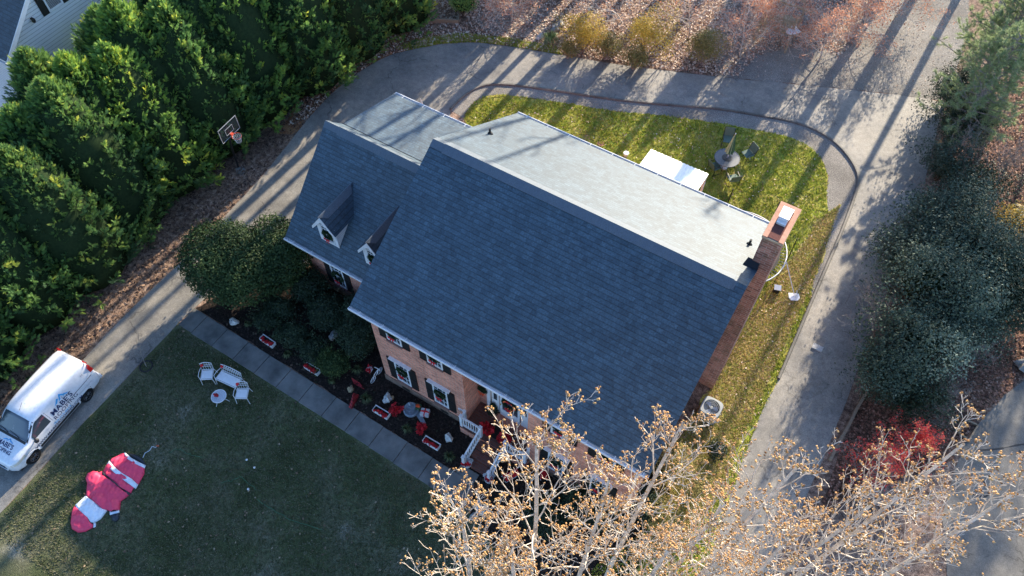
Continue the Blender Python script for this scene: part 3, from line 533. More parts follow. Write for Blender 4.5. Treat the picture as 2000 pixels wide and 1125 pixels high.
# dormers
for i, xl in enumerate((-4.65, -2.25)):
    xr = xl + .95; xm = (xl + xr) / 2; yf = 2.52; zb = zw(yf); zt = 5.30; zp = 5.98; yb = 1.97 + (zt - ZW) / sw; yp = 1.97 + (zp - ZW) / sw
    b = MB(); b.add([(xl, yf, zb - .02), (xr, yf, zb - .02), (xr, yf, zt), (xm, yf, zp - .15), (xl, yf, zt)] + [(xl, yb, zt), (xr, yb, zt), (xm, yp, zp - .15)], [(0, 1, 2, 3, 4), (1, 6, 2), (0, 4, 5), (3, 2, 6, 7), (4, 3, 7, 5)])
    dm = b.build('dormer', SIDE, house)
    b = MB(); e = .15; dr = (zp - zt) / (xr - xm)
    for s in (-1, 1):
        xe = xm + s * ((xr - xm) + e); ze_ = zp - dr * ((xr - xm) + e); b.slab([(xm, yf - .18, zp + .02), (xe, yf - .18, ze_), (xe, 1.97 + (ze_ - ZW) / sw + .0, ze_), (xm, yp + .05, zp + .02)], .05)
    b.build('dormer_roof', SHD, dm)
    b = MB(); 
    for s in (-1, 1):
        b.slab([(xm, yf - .25, zp + .06), (xm + s * .20, yf + .1, zp - .20 * dr + .06), (xm + s * .20, yp - .35, zp - .2 * dr + .06), (xm, yp - .1, zp + .06)], .03)
    b.build('ridge_cap', SHCAP, dm)
    b = MB()
    for s in (-1, 1):
        xe = xm + s * ((xr - xm) + e); ze_ = zp - dr * ((xr - xm) + e)
        b.add([(xm, yf - .2, zp - .03), (xe, yf - .2, ze_ - .05), (xe, yf - .2, ze_ - .22), (xm, yf - .2, zp - .30), (xm, yf - .17, zp - .03), (xe, yf - .17, ze_ - .05), (xe, yf - .17, ze_ - .22), (xm, yf - .17, zp - .30)], [(0, 1, 2, 3), (7, 6, 5, 4), (0, 4, 5, 1), (2, 6, 7, 3), (1, 5, 6, 2)])
    b.bb(xl - .02, xl + .16, yf - .04, yf, zb - .06, zt - .02); b.bb(xr - .16, xr + .02, yf - .04, yf, zb - .06, zt - .02); b.bb(xl + .16, xr - .16, yf - .04, yf, zb - .06, zb + .1)
    b.add([(xl + .12, yf - .04, zt - .06), (xr - .12, yf - .04, zt - .06), (xm, yf - .04, zp - .25)], [(0, 1, 2)])
    b.build('dormer_trim', WHT, dm)
    f = MB(); x0, x1, z0, z1 = xl + .17, xr - .17, zb + .14, zt - .10
    f.bb(x0, x0 + .05, yf - .05, yf - .002, z0, z1); f.bb(x1 - .05, x1, yf - .05, yf - .002, z0, z1); f.bb(x0 + .05, x1 - .05, yf - .05, yf - .002, z1 - .05, z1); f.bb(x0 + .05, x1 - .05, yf - .05, yf - .002, z0, z0 + .05)
    for k in (1, 2): f.bb(x0 + (x1 - x0) * k / 3 - .01, x0 + (x1 - x0) * k / 3 + .01, yf - .03, yf - .012, z0 + .05, z1 - .05)
    for k in (1, 2, 3): f.bb(x0 + .05, x1 - .05, yf - .028, yf - .014, z0 + (z1 - z0) * k / 4 - .01, z0 + (z1 - z0) * k / 4 + .01)
    f.build('window_frame', WHT, dm); g = MB(); g.bb(x0 + .04, x1 - .04, yf - .012, yf - .002, z0 + .04, z1 - .04); g.build('pane', GLS, dm)
    wreath((xm, yf - .05, zb + .58), ('evergreen wreath with red bow on the left dormer window', 'evergreen wreath with red bow on the right dormer window, half behind the main roof')[i], .2)
wreath((5.75, AD - .11, dz + 1.45), 'large wreath with red and orange ornaments on the front door', .3, dots=True)
wreath((4.52, AD - .17, 2.3), 'small green spray with orange-red bow hanging from the porch lantern', .14, bow=flat('orange_ribbon', (.75, .09, .02), .6))
# ================================================================ NEIGHBOUR'S HOUSE
NX = -21.
nb = thing('neighbour_house', 'white lap sided house with dark roof behind the evergreen hedge', 'house', (NX, 8, 0))
def nl(p): return (p[0] - NX, p[1] - 8, p[2])
p_low = G(3, 116, NX, 0); p_hi = G(38, 0, NX, 0)
dy = (p_hi[1] - p_low[1]); dzz = (p_hi[2] - p_low[2]); ext = 1.5
apex = (NX, p_low[1] + dy * 2.2, p_low[2] + dzz * 2.2)
y0, y1 = p_low[1] + .35, 2 * apex[1] - p_low[1] - .35
sl_n = dzz / dy
b = MB(); pf = [(y0, 0), (y1, 0), (y1, p_low[2] + .35 * sl_n - .1), (apex[1], apex[2] - .1), (y0, p_low[2] + .35 * sl_n - .1)]; k = 5
b.add([nl((NX, y, z)) for y, z in pf] + [nl((NX - 9, y, z)) for y, z in pf], [tuple(range(k)), tuple(range(2 * k - 1, k - 1, -1))] + [(i, i + k, (i + 1) % k + k, (i + 1) % k) for i in range(k)])
b.build('wall', brickmat('neighbour_siding', .8, .78, .36, (1, 1, 0), (0, 0, 1), 30, .17, .010, .5, .4, .9, .03, fine=.03, big=.05), nb)
b = MB(); zt = lambda y: p_low[2] + sl_n * (y - p_low[1])
b.slab([nl((NX + .35, p_low[1], p_low[2])), nl((NX + .35, apex[1], apex[2])), nl((NX - 9.3, apex[1], apex[2])), nl((NX - 9.3, p_low[1], p_low[2]))], .1)
b.slab([nl((NX + .35, 2 * apex[1] - p_low[1], p_low[2])), nl((NX + .35, apex[1], apex[2])), nl((NX - 9.3, apex[1], apex[2])), nl((NX - 9.3, 2 * apex[1] - p_low[1], p_low[2]))], .1)
b.build('roof', shingle('neighbour_shingles', .62, (1, 0, 0), (0, 1.3, 0)), nb)
b = MB()
for s in (0, 1):
    ya = p_low[1] if s == 0 else 2 * apex[1] - p_low[1]
    b.add([nl(p) for p in ((NX + .37, ya, p_low[2] + .02), (NX + .37, apex[1], apex[2] + .02), (NX + .37, apex[1], apex[2] - .25), (NX + .37, ya, p_low[2] - .25), (NX + .34, ya, p_low[2] + .02), (NX + .34, apex[1], apex[2] + .02), (NX + .34, apex[1], apex[2] - .25), (NX + .34, ya, p_low[2] - .25))], [(0, 1, 2, 3), (7, 6, 5, 4), (0, 4, 5, 1), (2, 6, 7, 3)])
b.bb(-.005, .06, y0 - 8 - .02, y0 - 8 + .16, 0, p_low[2]); b.build('trim', WHT, nb)
b = MB(); b.bb(-9.3, .35, p_low[1] - 8 - .13, p_low[1] - 8 - .12, p_low[2] - .13, p_low[2] + .0); b.bb(-9.3, .35, p_low[1] - 8 - .12, p_low[1] - 8, p_low[2] - .13, p_low[2] - .12); b.build('gutter', WHT, nb)
a_, c_ = G(66, 0, NX, 0), G(88, 29, NX, 0)
wz0 = G(97, 25, NX, 0); wl = G(84, 30, NX, 0); wr = G(97, 24, NX, 0); we = G(125, 8, NX, 0)
for (ya, yb_) in ((wl[1], wr[1] - .02), (we[1] + .02, we[1] + (wr[1] - wl[1]))):
    b = MB(); b.bb(0, .05, ya - 8, yb_ - 8, wr[2], wr[2] + 1.6); b.build('shutter', SHUT, nb)
b = MB(); ya, yb_ = wr[1], we[1]; z0 = wr[2]; b.bb(0, .05, ya - 8, yb_ - 8, z0, z0 + .12); b.bb(0, .05, ya - 8, yb_ - 8, z0 + 1.5, z0 + 1.6); b.bb(0, .05, ya - 8, ya - 7.92, z0 + .12, z0 + 1.5); b.bb(0, .05, yb_ - 8.08, yb_ - 8, z0 + .12, z0 + 1.5)
wn = b.build('window', WHT, nb); b = MB(); b.bb(.0, .03, ya - 7.92, yb_ - 8.08, z0 + .12, z0 + 1.5); b.build('pane', brickmat('blinds', .5, .5, .04, (1, 1, 0), (0, 0, 1), 30, .06, .02, .4), wn)
lp = G(62, 38, NX, 0); b = MB(); b.blob((.12, lp[1] - 8, lp[2]), (.10, .09, .13), 1, .05, n=8); b.bb(0, .08, lp[1] - 8.05, lp[1] - 7.95, lp[2] + .02, lp[2] + .1); b.build('lamp', BLK, nb)
b = MB(); b.bb(-4, .02, y0 - 8 - 1.8, y0 - 8 - .02, 0, 2.5); b.build('back_wall', BRK, nb)
# ================================================================ VEGETATION
BARKP = mat('pale_bark', [(.32, .26, .21), (.60, .52, .43), (.76, .68, .58)], 3.5, .8, .3, fine=.2, fscale=30, bump=.4)
BARKG = mat('grey_bark', [(.16, .13, .11), (.27, .23, .20), (.38, .34, .30)], 5, .9, .2, fine=.25, fscale=30, bump=.5)
BARKD = mat('brown_bark', [(.05, .035, .025), (.10, .07, .05)], 5, .9, .2, fine=.25, fscale=30, bump=.5)
POD = leafmat('seed_heads', [(.24, .11, .04), (.50, .27, .10), (.66, .40, .16), (.56, .33, .18)], .8, .1)
def rings(paths, n):
    """paths: list of (pts (m,3), radii (m,)) -> verts, quads"""
    V, F, off = [], [], 0
    for P, r in paths:
        m = len(P); d = np.gradient(P, axis=0); d /= np.linalg.norm(d, axis=1)[:, None] + 1e-9
        ref = np.where(np.abs(d[:, 2:3]) < .9, np.array([[0, 0, 1.]]), np.array([[1., 0, 0]])); a = np.cross(d, ref); a /= np.linalg.norm(a, axis=1)[:, None]; b = np.cross(d, a)
        k = np.arange(n) * 2 * np.pi / n; R = P[:, None] + r[:, None, None] * (a[:, None] * np.cos(k)[None, :, None] + b[:, None] * np.sin(k)[None, :, None]); V.append(R.reshape(-1, 3))
        i = np.arange(m - 1)[:, None] * n; kk = np.arange(n)[None]; k2 = (kk + 1) % n
        F.append((off + np.stack([i + kk, i + k2, i + n + k2, i + n + kk], -1)).reshape(-1, 4)); off += m * n
    return np.vstack(V), np.vstack(F)
def branch_tree(seed, H, r0, nch=(14, 6, 5, 3), ln=(.42, .5, .45, .45), start=.35, up=.35, wob=.12, ang=(50, 45, 45, 40), lean=(0, 0), ltop=False):
    q = np.random.default_rng(seed); levels = [[] for _ in range(5)]; tips = []
    def grow(p, d, L, r, lev):
        m = (8, 6, 5, 4, 3)[lev]; P = [p]; dd = d.copy(); step = L / (m - 1)
        for i in range(m - 1):
            dd = dd + q.normal(0, wob * (.15 if lev == 0 and ltop else 1), 3) + np.array([0, 0, up * .22]); dd /= np.linalg.norm(dd); P.append(P[-1] + dd * step)
        P = np.array(P); rr = r * (1 - np.linspace(0, 1, m) * (.72 if lev == 0 else .6)); levels[lev].append((P, rr))
        if lev >= len(nch): tips.append((P[-1], dd)); return
        n = nch[lev]; n = max(1, int(round(n * q.uniform(.8, 1.2)))); st = start if lev == 0 else .2; az = q.uniform(0, 6.28)
        for k in range(n):
            t = st + (1 - st) * (k + q.uniform(.2, .9)) / n; f = t * (m - 1); i = min(int(f), m - 2); pos = P[i] + (P[i + 1] - P[i]) * (f - i); td = P[i + 1] - P[i]; td /= np.linalg.norm(td)
            az += 2.4 + q.uniform(-.5, .5); a = np.cross(td, [0, 0, 1.] if abs(td[2]) < .9 else [1., 0, 0]); a /= np.linalg.norm(a); bb_ = np.cross(td, a)
            th = R_(ang[lev] * q.uniform(.75, 1.15)) * (1 - .35 * t if lev == 0 else 1); nd = td * math.cos(th) + (a * math.cos(az) + bb_ * math.sin(az)) * math.sin(th)
            if lev > 0: nd[2] += up * .3
            nd /= np.linalg.norm(nd)
            Lc = L * ln[lev] * q.uniform(.7, 1.15) * (1 - (.55 if not ltop else .78) * t if lev == 0 else 1 - .3 * t); grow(pos, nd, Lc, max(.0035, rr[i] * ((.38 if ltop else .5) if lev == 0 else .6)), lev + 1)
        tips.append((P[-1], dd))
    d0 = np.array([lean[0], lean[1], 1.]); grow(np.zeros(3), d0 / np.linalg.norm(d0), H, r0, 0); return levels, tips
def octs(C, r, q):    # small irregular lumps: octahedra
    n = len(C); A = np.array([[1, 0, 0], [-1, 0, 0], [0, 1, 0], [0, -1, 0], [0, 0, 1], [0, 0, -1.]])
    V = C[:, None] + A[None] * (r[:, None, None] * q.uniform(.7, 1.3, (n, 6, 1))); T = np.array([[0, 2, 4], [2, 1, 4], [1, 3, 4], [3, 0, 4], [2, 0, 5], [1, 2, 5], [3, 1, 5], [0, 3, 5]])
    return V.reshape(-1, 3), (np.arange(n)[:, None, None] * 6 + T[None]).reshape(-1, 3)
def bare_tree(name, label, loc, seed, H, r0, bark, pods=None, leafs=None, rz=0., group=None, thin=1., cat='tree', **kw):
    t = thing(name, label, cat, loc, rz, group); lv, tips = branch_tree(seed, H, r0, **kw); q = np.random.default_rng(seed)
    V, F = rings(lv[0], 8); mesh_np('trunk', V, F, bark, t, smooth=True)
    V, F = rings(lv[1] + lv[2], 5); tw = [(p, np.maximum(r, .006) * thin) for l in lv[3:] for p, r in l]
    o = mesh_np('limbs', V, F, bark, t, smooth=True)
    if tw: V, F = rings(tw, 3); mesh_np('twigs', V, F, bark, t)
    if pods:
        C = np.array([p for p, d in tips]); k = q.random(len(C)) < pods[0]; C = C[k]; C = np.repeat(C, pods[2], 0) + q.normal(0, pods[1] * .8, (len(C) * pods[2], 3)); V, F = octs(C, q.uniform(.6, 1.15, len(C)) * pods[1], q)
        mesh_np('seed_heads', V, F, POD, t, tint=np.repeat(q.uniform(0, 1, len(C)), 6))
    if leafs:
        C = np.array([p for p, d in tips]); C = C[q.random(len(C)) < leafs[0]]; C = np.repeat(C, leafs[1], 0) + q.normal(0, leafs[3], (len(C) * leafs[1], 3)); add_leaves('foliage', C, leafs[2], q, leafs[4], t)
    return t
def add_leaves(name, C, size, q, m, par, dirs=None, tint=None, elong=.55):
    n = len(C); d = q.normal(0, 1, (n, 3)) if dirs is None else dirs + q.normal(0, .55, (n, 3)); d /= np.linalg.norm(d, axis=1)[:, None]
    s = np.cross(d, q.normal(0, 1, (n, 3))); s /= np.linalg.norm(s, axis=1)[:, None]; L = size * q.uniform(.6, 1.3, n)[:, None]; u = np.cross(d, s)
    # leaf: a folded diamond whose plane faces d
    V = np.stack([C - s * L * .5, C + u * L * elong * .5 - d * L * .06, C + s * L * .5, C - u * L * elong * .5 - d * L * .06], 1).reshape(-1, 3)
    ti = q.uniform(0, 1, n) if tint is None else np.clip(tint + q.normal(0, .14, n), 0, 1)
    return mesh_np(name, V, np.arange(n * 4).reshape(n, 4), m, par, tint=np.repeat(ti, 4))
# ---- leafy shrub: clumps of leaves over an uneven crown, stems inside
def shrub(name, label, loc, rad, n, leaf, m, seed=1, lumps=9, lump=.25, group=None, cat='shrub', stems=5, bark=None, core=True, fill=.25, loosen=.06, rz=0., zlift=0., sprigs=0):
    q = np.random.default_rng(seed); t = thing(name, label, cat, loc, rz, group); rad = np.array(rad)
    d = q.normal(0, 1, (n, 3)); d /= np.linalg.norm(d, axis=1)[:, None]; d[:, 2] = np.where(d[:, 2] < -.35, -d[:, 2], d[:, 2])
    ld = q.normal(0, 1, (lumps, 3)); ld[:, 2] = abs(ld[:, 2]) * .8; ld /= np.linalg.norm(ld, axis=1)[:, None]; la = q.uniform(.5, 1, lumps) * lump; lt = q.uniform(-.22, .22, lumps)
    dots = np.clip(d @ ld.T, 0, 1) ** 14; R = 1 - lump * .5 + (dots * la).sum(1); rr = R * (1 - fill * q.random(n) ** 2) + q.normal(0, loosen, n)
    C = d * rr[:, None] * rad + np.array([0, 0, rad[2] * .95 + zlift]); add_leaves('foliage', C, leaf, q, m, t, dirs=d * .9 + np.array([0, 0, .25]), tint=.5 + (dots * lt).sum(1) + q.normal(0, .08, n))
    if sprigs:
        sd = q.normal(0, 1, (sprigs, 3)); sd[:, 2] = abs(sd[:, 2]); sd /= np.linalg.norm(sd, axis=1)[:, None]; dd = sd * .8 + np.array([0, 0, .55]) + q.normal(0, .25, sd.shape); dd /= np.linalg.norm(dd, axis=1)[:, None]; K = 16; tt = np.tile(np.linspace(-.3, 1, K), sprigs); b0 = sd * rad * q.uniform(.8, 1.0, (sprigs, 1)) + np.array([0, 0, rad[2] * .95 + zlift]); ln_ = q.uniform(.25, .7, (sprigs, 1))
        C = np.repeat(b0, K, 0) + np.repeat(dd * ln_, K, 0) * tt[:, None] + q.normal(0, .035, (sprigs * K, 3)); add_leaves('shoots', C, leaf * .95, q, m, t, dirs=np.repeat(dd, K, 0) * .3 + q.normal(0, .5, (sprigs * K, 3)), tint=np.repeat(q.uniform(.25, .95, sprigs), K))
    if core:
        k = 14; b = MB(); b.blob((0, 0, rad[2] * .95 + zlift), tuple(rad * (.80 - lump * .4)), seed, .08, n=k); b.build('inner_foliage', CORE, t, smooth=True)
    b = MB(); qq = random.Random(seed)
    for i in range(stems):
        a = qq.uniform(0, 6.28); e = (math.cos(a) * rad[0] * .5, math.sin(a) * rad[1] * .5, rad[2] * 1.1 + zlift); b.tube([(math.cos(a) * .06, math.sin(a) * .06, 0), (e[0] * .5, e[1] * .5, e[2] * .5), e], [.05, .035, .012], 5)
    b.build('stems', bark or BARKD, t); return t
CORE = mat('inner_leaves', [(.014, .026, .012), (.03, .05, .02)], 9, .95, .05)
GHOLLY = leafmat('holly_leaves', [(.012, .026, .010), (.027, .052, .017), (.05, .085, .026), (.11, .145, .045)], .6, .15, .2)
GDARK = leafmat('shrub_leaves', [(.012, .022, .012), (.022, .042, .02), (.045, .07, .03)], .5, .1)
GBLUE = leafmat('grey_green_leaves', [(.018, .034, .022), (.045, .072, .048), (.085, .125, .085), (.20, .25, .18)], .6, .18, .2)
GPINE = leafmat('pine_needles', [(.18, .25, .11), (.30, .38, .18), (.45, .52, .28)], .6, .4)
GGOLD = leafmat('golden_leaves', [(.20, .17, .03), (.42, .30, .05), (.60, .44, .07), (.50, .25, .06)], .7, .3)
GOLIV = leafmat('olive_leaves', [(.10, .11, .03), (.20, .18, .05), (.34, .27, .09), (.30, .15, .06)], .7, .25)
GRED = leafmat('crimson_leaves', [(.55, .03, .04), (.9, .08, .08), (.95, .18, .12), (.85, .30, .12)], .6, .35)
GORNG = leafmat('rusty_leaves', [(.42, .18, .11), (.62, .30, .18), (.74, .44, .30)], .7, .35)
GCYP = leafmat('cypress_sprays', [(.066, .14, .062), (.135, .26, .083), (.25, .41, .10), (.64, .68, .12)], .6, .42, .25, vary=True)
GCYG = leafmat('golden_sprays', [(.14, .17, .02), (.26, .27, .03), (.42, .36, .05)], .6, .35, .25)
# ---- cypress: boughs of flat feathery sprays
def spray():       # one small spray along +Z, flattened in X
    V, F = [], []
    def leaf(p, a, L, w_):
        d = np.array([math.sin(a), 0, math.cos(a)]); s = np.array([d[2], 0, -d[0]]) * w_; i = len(V); V.extend([p - s * .5, p + d * L * .45 - s, p + d * L, p + d * L * .45 + s]); F.append((i, i + 1, i + 2, i + 3))
    for i in range(6):
        z = .08 + i * .13; L = .42 * (1 - i / 8)
        for sg in (-1, 1): leaf(np.array([0, sg * .01, z]), sg * (.62 - i * .04), L, .034)
    leaf(np.array([0, 0, .0]), 0, 1.0, .05); leaf(np.array([0, 0, .1]), .25, .8, .04)
    V = np.array(V); V[:, 1] += np.abs(V[:, 0]) * .25; return V, np.array(F)
def bases(z, q):      # frames with third axis z
    x = np.cross(z, q.normal(0, 1, z.shape)); x /= np.linalg.norm(x, axis=1)[:, None]; return np.stack([x, np.cross(z, x), z], -1)
def inst(V, F, M, T):
    n, k = len(M), len(V); W = np.einsum('nij,kj->nki', M, V) + T[:, None]; return W.reshape(-1, 3), (np.arange(n)[:, None, None] * k + F[None]).reshape(-1, F.shape[1])
def cypress_mesh(seed, H, Rm, nb, m, gold=False, nspr=19, blen=1.2, ssc=.36):
    q = np.random.default_rng(seed); h = q.uniform(.06, 1, nb) ** .9; h = np.sort(h); az = np.arange(nb) * 2.399 + q.normal(0, .25, nb)
    ph = q.uniform(0, 6.28, 4); prof = (1 - h ** 2.0) ** .72 * (.8 + .2 * np.minimum(1, h * 6)); R = Rm * prof * (1 + .12 * np.sin(3 * az + ph[0] + 5 * h) + .1 * np.sin(5 * az + ph[1] - 9 * h)) * q.uniform(.62, 1.10, nb)
    rad = np.stack([np.cos(az), np.sin(az), np.zeros(nb)], 1); upw = (.75 + 1.2 * h)[:, None] * np.array([[0, 0, 1.]]); bd = rad + upw + q.normal(0, .18, (nb, 3)); bd /= np.linalg.norm(bd, axis=1)[:, None]
    bl = blen * q.uniform(.7, 1.5, nb) * (1 - .35 * h); tip = rad * R[:, None] + np.stack([np.zeros(nb), np.zeros(nb), h * H], 1); base = tip - bd * bl[:, None]
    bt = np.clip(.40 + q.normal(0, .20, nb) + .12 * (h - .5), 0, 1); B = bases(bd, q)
    # sprays along each bough
    t = np.tile(np.linspace(.12, 1.0, nspr), nb); bi = np.repeat(np.arange(nb), nspr); side = np.tile(np.where(np.arange(nspr) % 2, 1., -1.), nb); wv = q.normal(0, .35, len(t))
    d = bd[bi] + B[bi, :, 0] * (side * (1.0 - .75 * t) + wv)[:, None] + B[bi, :, 1] * q.normal(.0, .42, (len(t), 1)) + np.array([0, 0, .12]); d /= np.linalg.norm(d, axis=1)[:, None]
    pos = base[bi] + bd[bi] * (bl[bi] * t)[:, None] * .95 + B[bi, :, 0] * (side * .05)[:, None]; sc = ssc * (1.15 - .45 * t) * q.uniform(.8, 1.2, len(t)) * (.75 + .25 * bl[bi]); V, F = spray()
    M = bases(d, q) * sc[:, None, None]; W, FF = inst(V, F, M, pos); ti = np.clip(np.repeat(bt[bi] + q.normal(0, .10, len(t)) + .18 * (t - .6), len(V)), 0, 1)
    return W, FF, ti
def evergreen(name, label, loc, seed, H, Rm, nb, m, group, protos={}, rz=0., sc=1., **k):
    key = (seed, H, Rm, nb)
    if key not in protos:
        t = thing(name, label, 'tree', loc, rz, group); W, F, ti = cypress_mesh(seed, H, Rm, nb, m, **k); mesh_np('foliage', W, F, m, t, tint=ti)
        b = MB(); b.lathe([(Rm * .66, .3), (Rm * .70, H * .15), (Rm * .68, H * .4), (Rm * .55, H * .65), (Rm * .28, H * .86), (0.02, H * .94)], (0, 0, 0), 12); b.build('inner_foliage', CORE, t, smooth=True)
        b = MB(); b.tube([(0, 0, 0), (.03, 0, H * .4), (0, .02, H * .93)], [.16, .1, .02], 8); b.build('trunk', BARKD, t); t.scale = (sc,) * 3; protos[key] = t; return t
    return dup(protos[key], loc, rz, label, sc, group)
HG = 'evergreen trees of the hedge along the drive'
hedge = [  # x, y, proto, scale, rz, label
 (-15.9, -11.6, 0, .98, .3, 'dark green cypress at the bottom left corner beside the white van'),
 (-15.7, -8.6, 1, .94, 1.9, 'dark green cypress left of the white van roof'),
 (-15.9, -5.6, 2, .98, 3.1, 'bushy green cypress in the hedge behind the rear of the van'),
 (-15.6, -2.7, 0, .95, 4.4, 'bushy cypress in the hedge level with the start of the front walk'),
 (-16.4, .4, 1, 1.0, 5.2, 'bright tipped cypress in the hedge opposite the big round shrub'),
 (-16.5, 3.5, 2, 1.02, .9, 'dense cypress just left of the basketball hoop'),
 (-16.4, 6.7, 0, 1.02, 2.2, 'tall cypress directly behind the basketball backboard'),
 (-16.2, 9.9, 1, 1.05, 3.6, 'tall cypress in the hedge opposite the wing ridge'),
 (-15.3, 13.1, 2, 1.05, 5.0, 'tall cypress in the hedge left of the clay bank'),
 (-14.9, 16.5, 0, 1.02, .2, 'dark cypress near the top of the hedge above the clay bank'),
 (-14.2, 20.0, 1, 1.0, 1.2, 'cypress at the top end of the hedge near the raised planting bed'),
 (-17.4, -10.0, 2, .98, 1.0, 'cypress between the two rows at the bottom of the left picture edge'),
 (-17.4, -4.0, 1, 1.0, 2.4, 'cypress between the two rows left of the van'),
 (-17.2, -1.0, 2, .98, 4.0, 'cypress between the two rows at mid height of the left edge'),
 (-17.1, 2.0, 0, 1.02, .4, 'cypress between the two rows below the yellow tipped one'),
 (-17.4, 5.2, 1, 1.05, 5.5, 'cypress between the two rows left of the basketball hoop'),
 (-16.9, 8.4, 2, 1.08, 2.8, 'cypress between the two rows above the basketball hoop'),
 (-16.7, 11.6, 0, 1.10, 1.6, 'cypress between the two rows left of the wing ridge'),
 (-16.4, 15.0, 1, 1.10, 3.9, 'cypress between the two rows near the top edge'),
 (-18.9, -6.5, 2, .95, 2.0, 'cypress of the back row at the left picture edge above the van'),
 (-18.7, -2.6, 0, .98, 3.3, 'broad green cypress of the back row at the left picture edge'),
 (-18.5, 1.2, 1, 1.0, 1.3, 'cypress of the back row left of the yellow tipped one'),
 (-18.3, 8.4, 2, 1.10, .8, 'cypress of the back row below the white neighbour house wall'),
 (-18.6, 5.0, 0, 1.0, 5.9, 'cypress of the back row right below the gable window of the white house'),
 (-18.2, 12.0, 0, 1.2, 5.9, 'light tipped cypress beside the right side of the white neighbour house'),
 (-18.0, 15.6, 1, 1.2, 2.9, 'tall cypress of the back row right of the white neighbour house'),
 (-17.6, 19.4, 2, 1.15, 4.1, 'cypress of the back row at the top picture edge')]
PR = [(11, 8.6, 2.9, 780), (12, 8.9, 2.95, 780), (13, 8.3, 2.85, 760)]
for x, y, p, s, rz, lb in hedge: evergreen('cypress_tree', lb, (x, y, 0), PR[p][0], PR[p][1], PR[p][2], PR[p][3], GCYP, HG, rz=rz, sc=s)
gx = G(95, 160, 7.2); evergreen('cypress_tree', 'yellow tipped cypress in front of the white neighbour house wall', (gx[0], gx[1], 0), 14, 7.9, 2.1, 420, leafmat('yellow_tips', [(.02, .04, .012), (.06, .10, .02), (.17, .20, .03), (.42, .34, .05)], .6, .3), HG, rz=1.)
# ---- big round clipped shrub by the wing and the bed shrubs
p = G(452, 522, 2.0); shrub('holly_shrub', 'large rounded glossy evergreen shrub at the corner of the driveway and the front walk', (p[0], p[1], 0), (1.95, 1.75, 1.85), 19000, .12, GHOLLY, 3, lumps=34, lump=.12, zlift=.2, stems=7)
p = G(545, 505, 1.9); shrub('holly_shrub', 'rounded glossy evergreen shrub touching the brick wall of the wing', (p[0], p[1], 0), (1.35, 1.6, 1.75), 13000, .12, GHOLLY, 4, lumps=30, lump=.12, zlift=.2, stems=6)
BS = 'dark shrubs in the front bed'
for i, (px, py, z, rad, n, m, lb) in enumerate([
 ((640), 610, .8, (1.05, .85, .85), 5000, GDARK, 'loose dark shrub under the wing window'),
 (600, 560, .8, (1.0, .8, .9), 4500, GDARK, 'dark shrub against the wing wall behind the big round shrub'),
 (575, 655, .5, (.75, .62, .55), 3200, GDARK, 'low mounded dark shrub above the leftmost two flower troughs'),
 (520, 625, .4, (.6, .5, .45), 2500, GDARK, 'low dark shrub behind the leftmost flower trough'),
 (652, 712, .5, (.68, .62, .58), 3600, GHOLLY, 'round clipped shrub beside the second flower trough'),
 (612, 690, .4, (.7, .55, .5), 3000, GDARK, 'low dark shrub left of the round clipped shrub'),
 (705, 660, .9, (.85, 1.0, .95), 4800, GDARK, 'tall dark shrub against the left corner of the main front wall'),
 (700, 615, .9, (.9, .8, .9), 4200, GDARK, 'dark shrub in the inner corner between wing and main house'),
 (545, 600, .6, (.75, .55, .6), 2800, GDARK, 'dark shrub in the shade under the big round shrub')]):
    p = G(px, py, z); shrub('bed_shrub', lb, (p[0], p[1], 0), rad, n, .085, m, 20 + i, lumps=10, lump=.3, group=BS, stems=4, sprigs=60)
for i, (px, py, lb) in enumerate([(1130, 985, 'dark low shrub right of the porch under the bare tree'), (1190, 1000, 'dark shrub in front of the right hand front windows'), (1255, 985, 'dark shrub near the right front corner of the house'), (1060, 1010, 'dark shrub at the foot of the porch steps on the right')]):
    p = G(px, py, .6); shrub('bed_shrub', lb, (p[0], p[1], 0), (.85, .7, .6), 3600, .085, GDARK, 40 + i, lumps=10, lump=.3, group=BS, stems=4, sprigs=60)
for i, (px, py, r, lb) in enumerate([(1310, 900, 1.0, 'loose yellow-green bush at the right front corner of the house'), (1350, 960, .9, 'yellow-green bush below the air conditioner between house and drive'), (1400, 880, .5, 'small green bush beside the drive below the air conditioner'), (1290, 1010, .8, 'yellow-green bush under the bare tree right of the front bed')]):
    p = G(px, py, r * .8); shrub('side_bush', lb, (p[0], p[1], 0), (r, r, r * .9), int(2600 * r), .08, GOLIV if i != 2 else GDARK, 50 + i, lumps=9, lump=.4, core=False, fill=.7, group='bushes at the right front corner', stems=8, bark=BARKG)
# tufted bed plants (blades)
def blade_plant(label, loc, seed, r=.28, n=90, m=None, h=.3, group='strappy tufts in the front bed', name='tuft_plant'):
    t = thing(name, label, 'plant', loc, 0, group); q = np.random.default_rng(seed); a = q.uniform(0, 6.28, n); rr = r * q.uniform(.5, 1.1, n); hh = h * q.uniform(.5, 1, n); c, s = np.cos(a), np.sin(a); w_ = .012
    Z = np.zeros(n); mid = np.stack([c * rr * .5, s * rr * .5, hh], 1); tip = np.stack([c * rr, s * rr, hh * .35], 1); sd = np.stack([-s, c, Z], 1) * w_
    V = np.concatenate([np.stack([sd * 1., -sd * 1., mid - sd, mid + sd], 1), np.stack([mid + sd, mid - sd, tip - sd * .1, tip + sd * .1], 1)], 0).reshape(-1, 3); mesh_np('foliage', V, np.arange(len(V)).reshape(-1, 4), m or GBLADE, t, tint=np.repeat(q.uniform(0, 1, n * 2), 4)); return t
GBLADE = leafmat('strap_leaves', [(.03, .05, .02), (.07, .10, .04), (.16, .17, .08)], .6, .2)
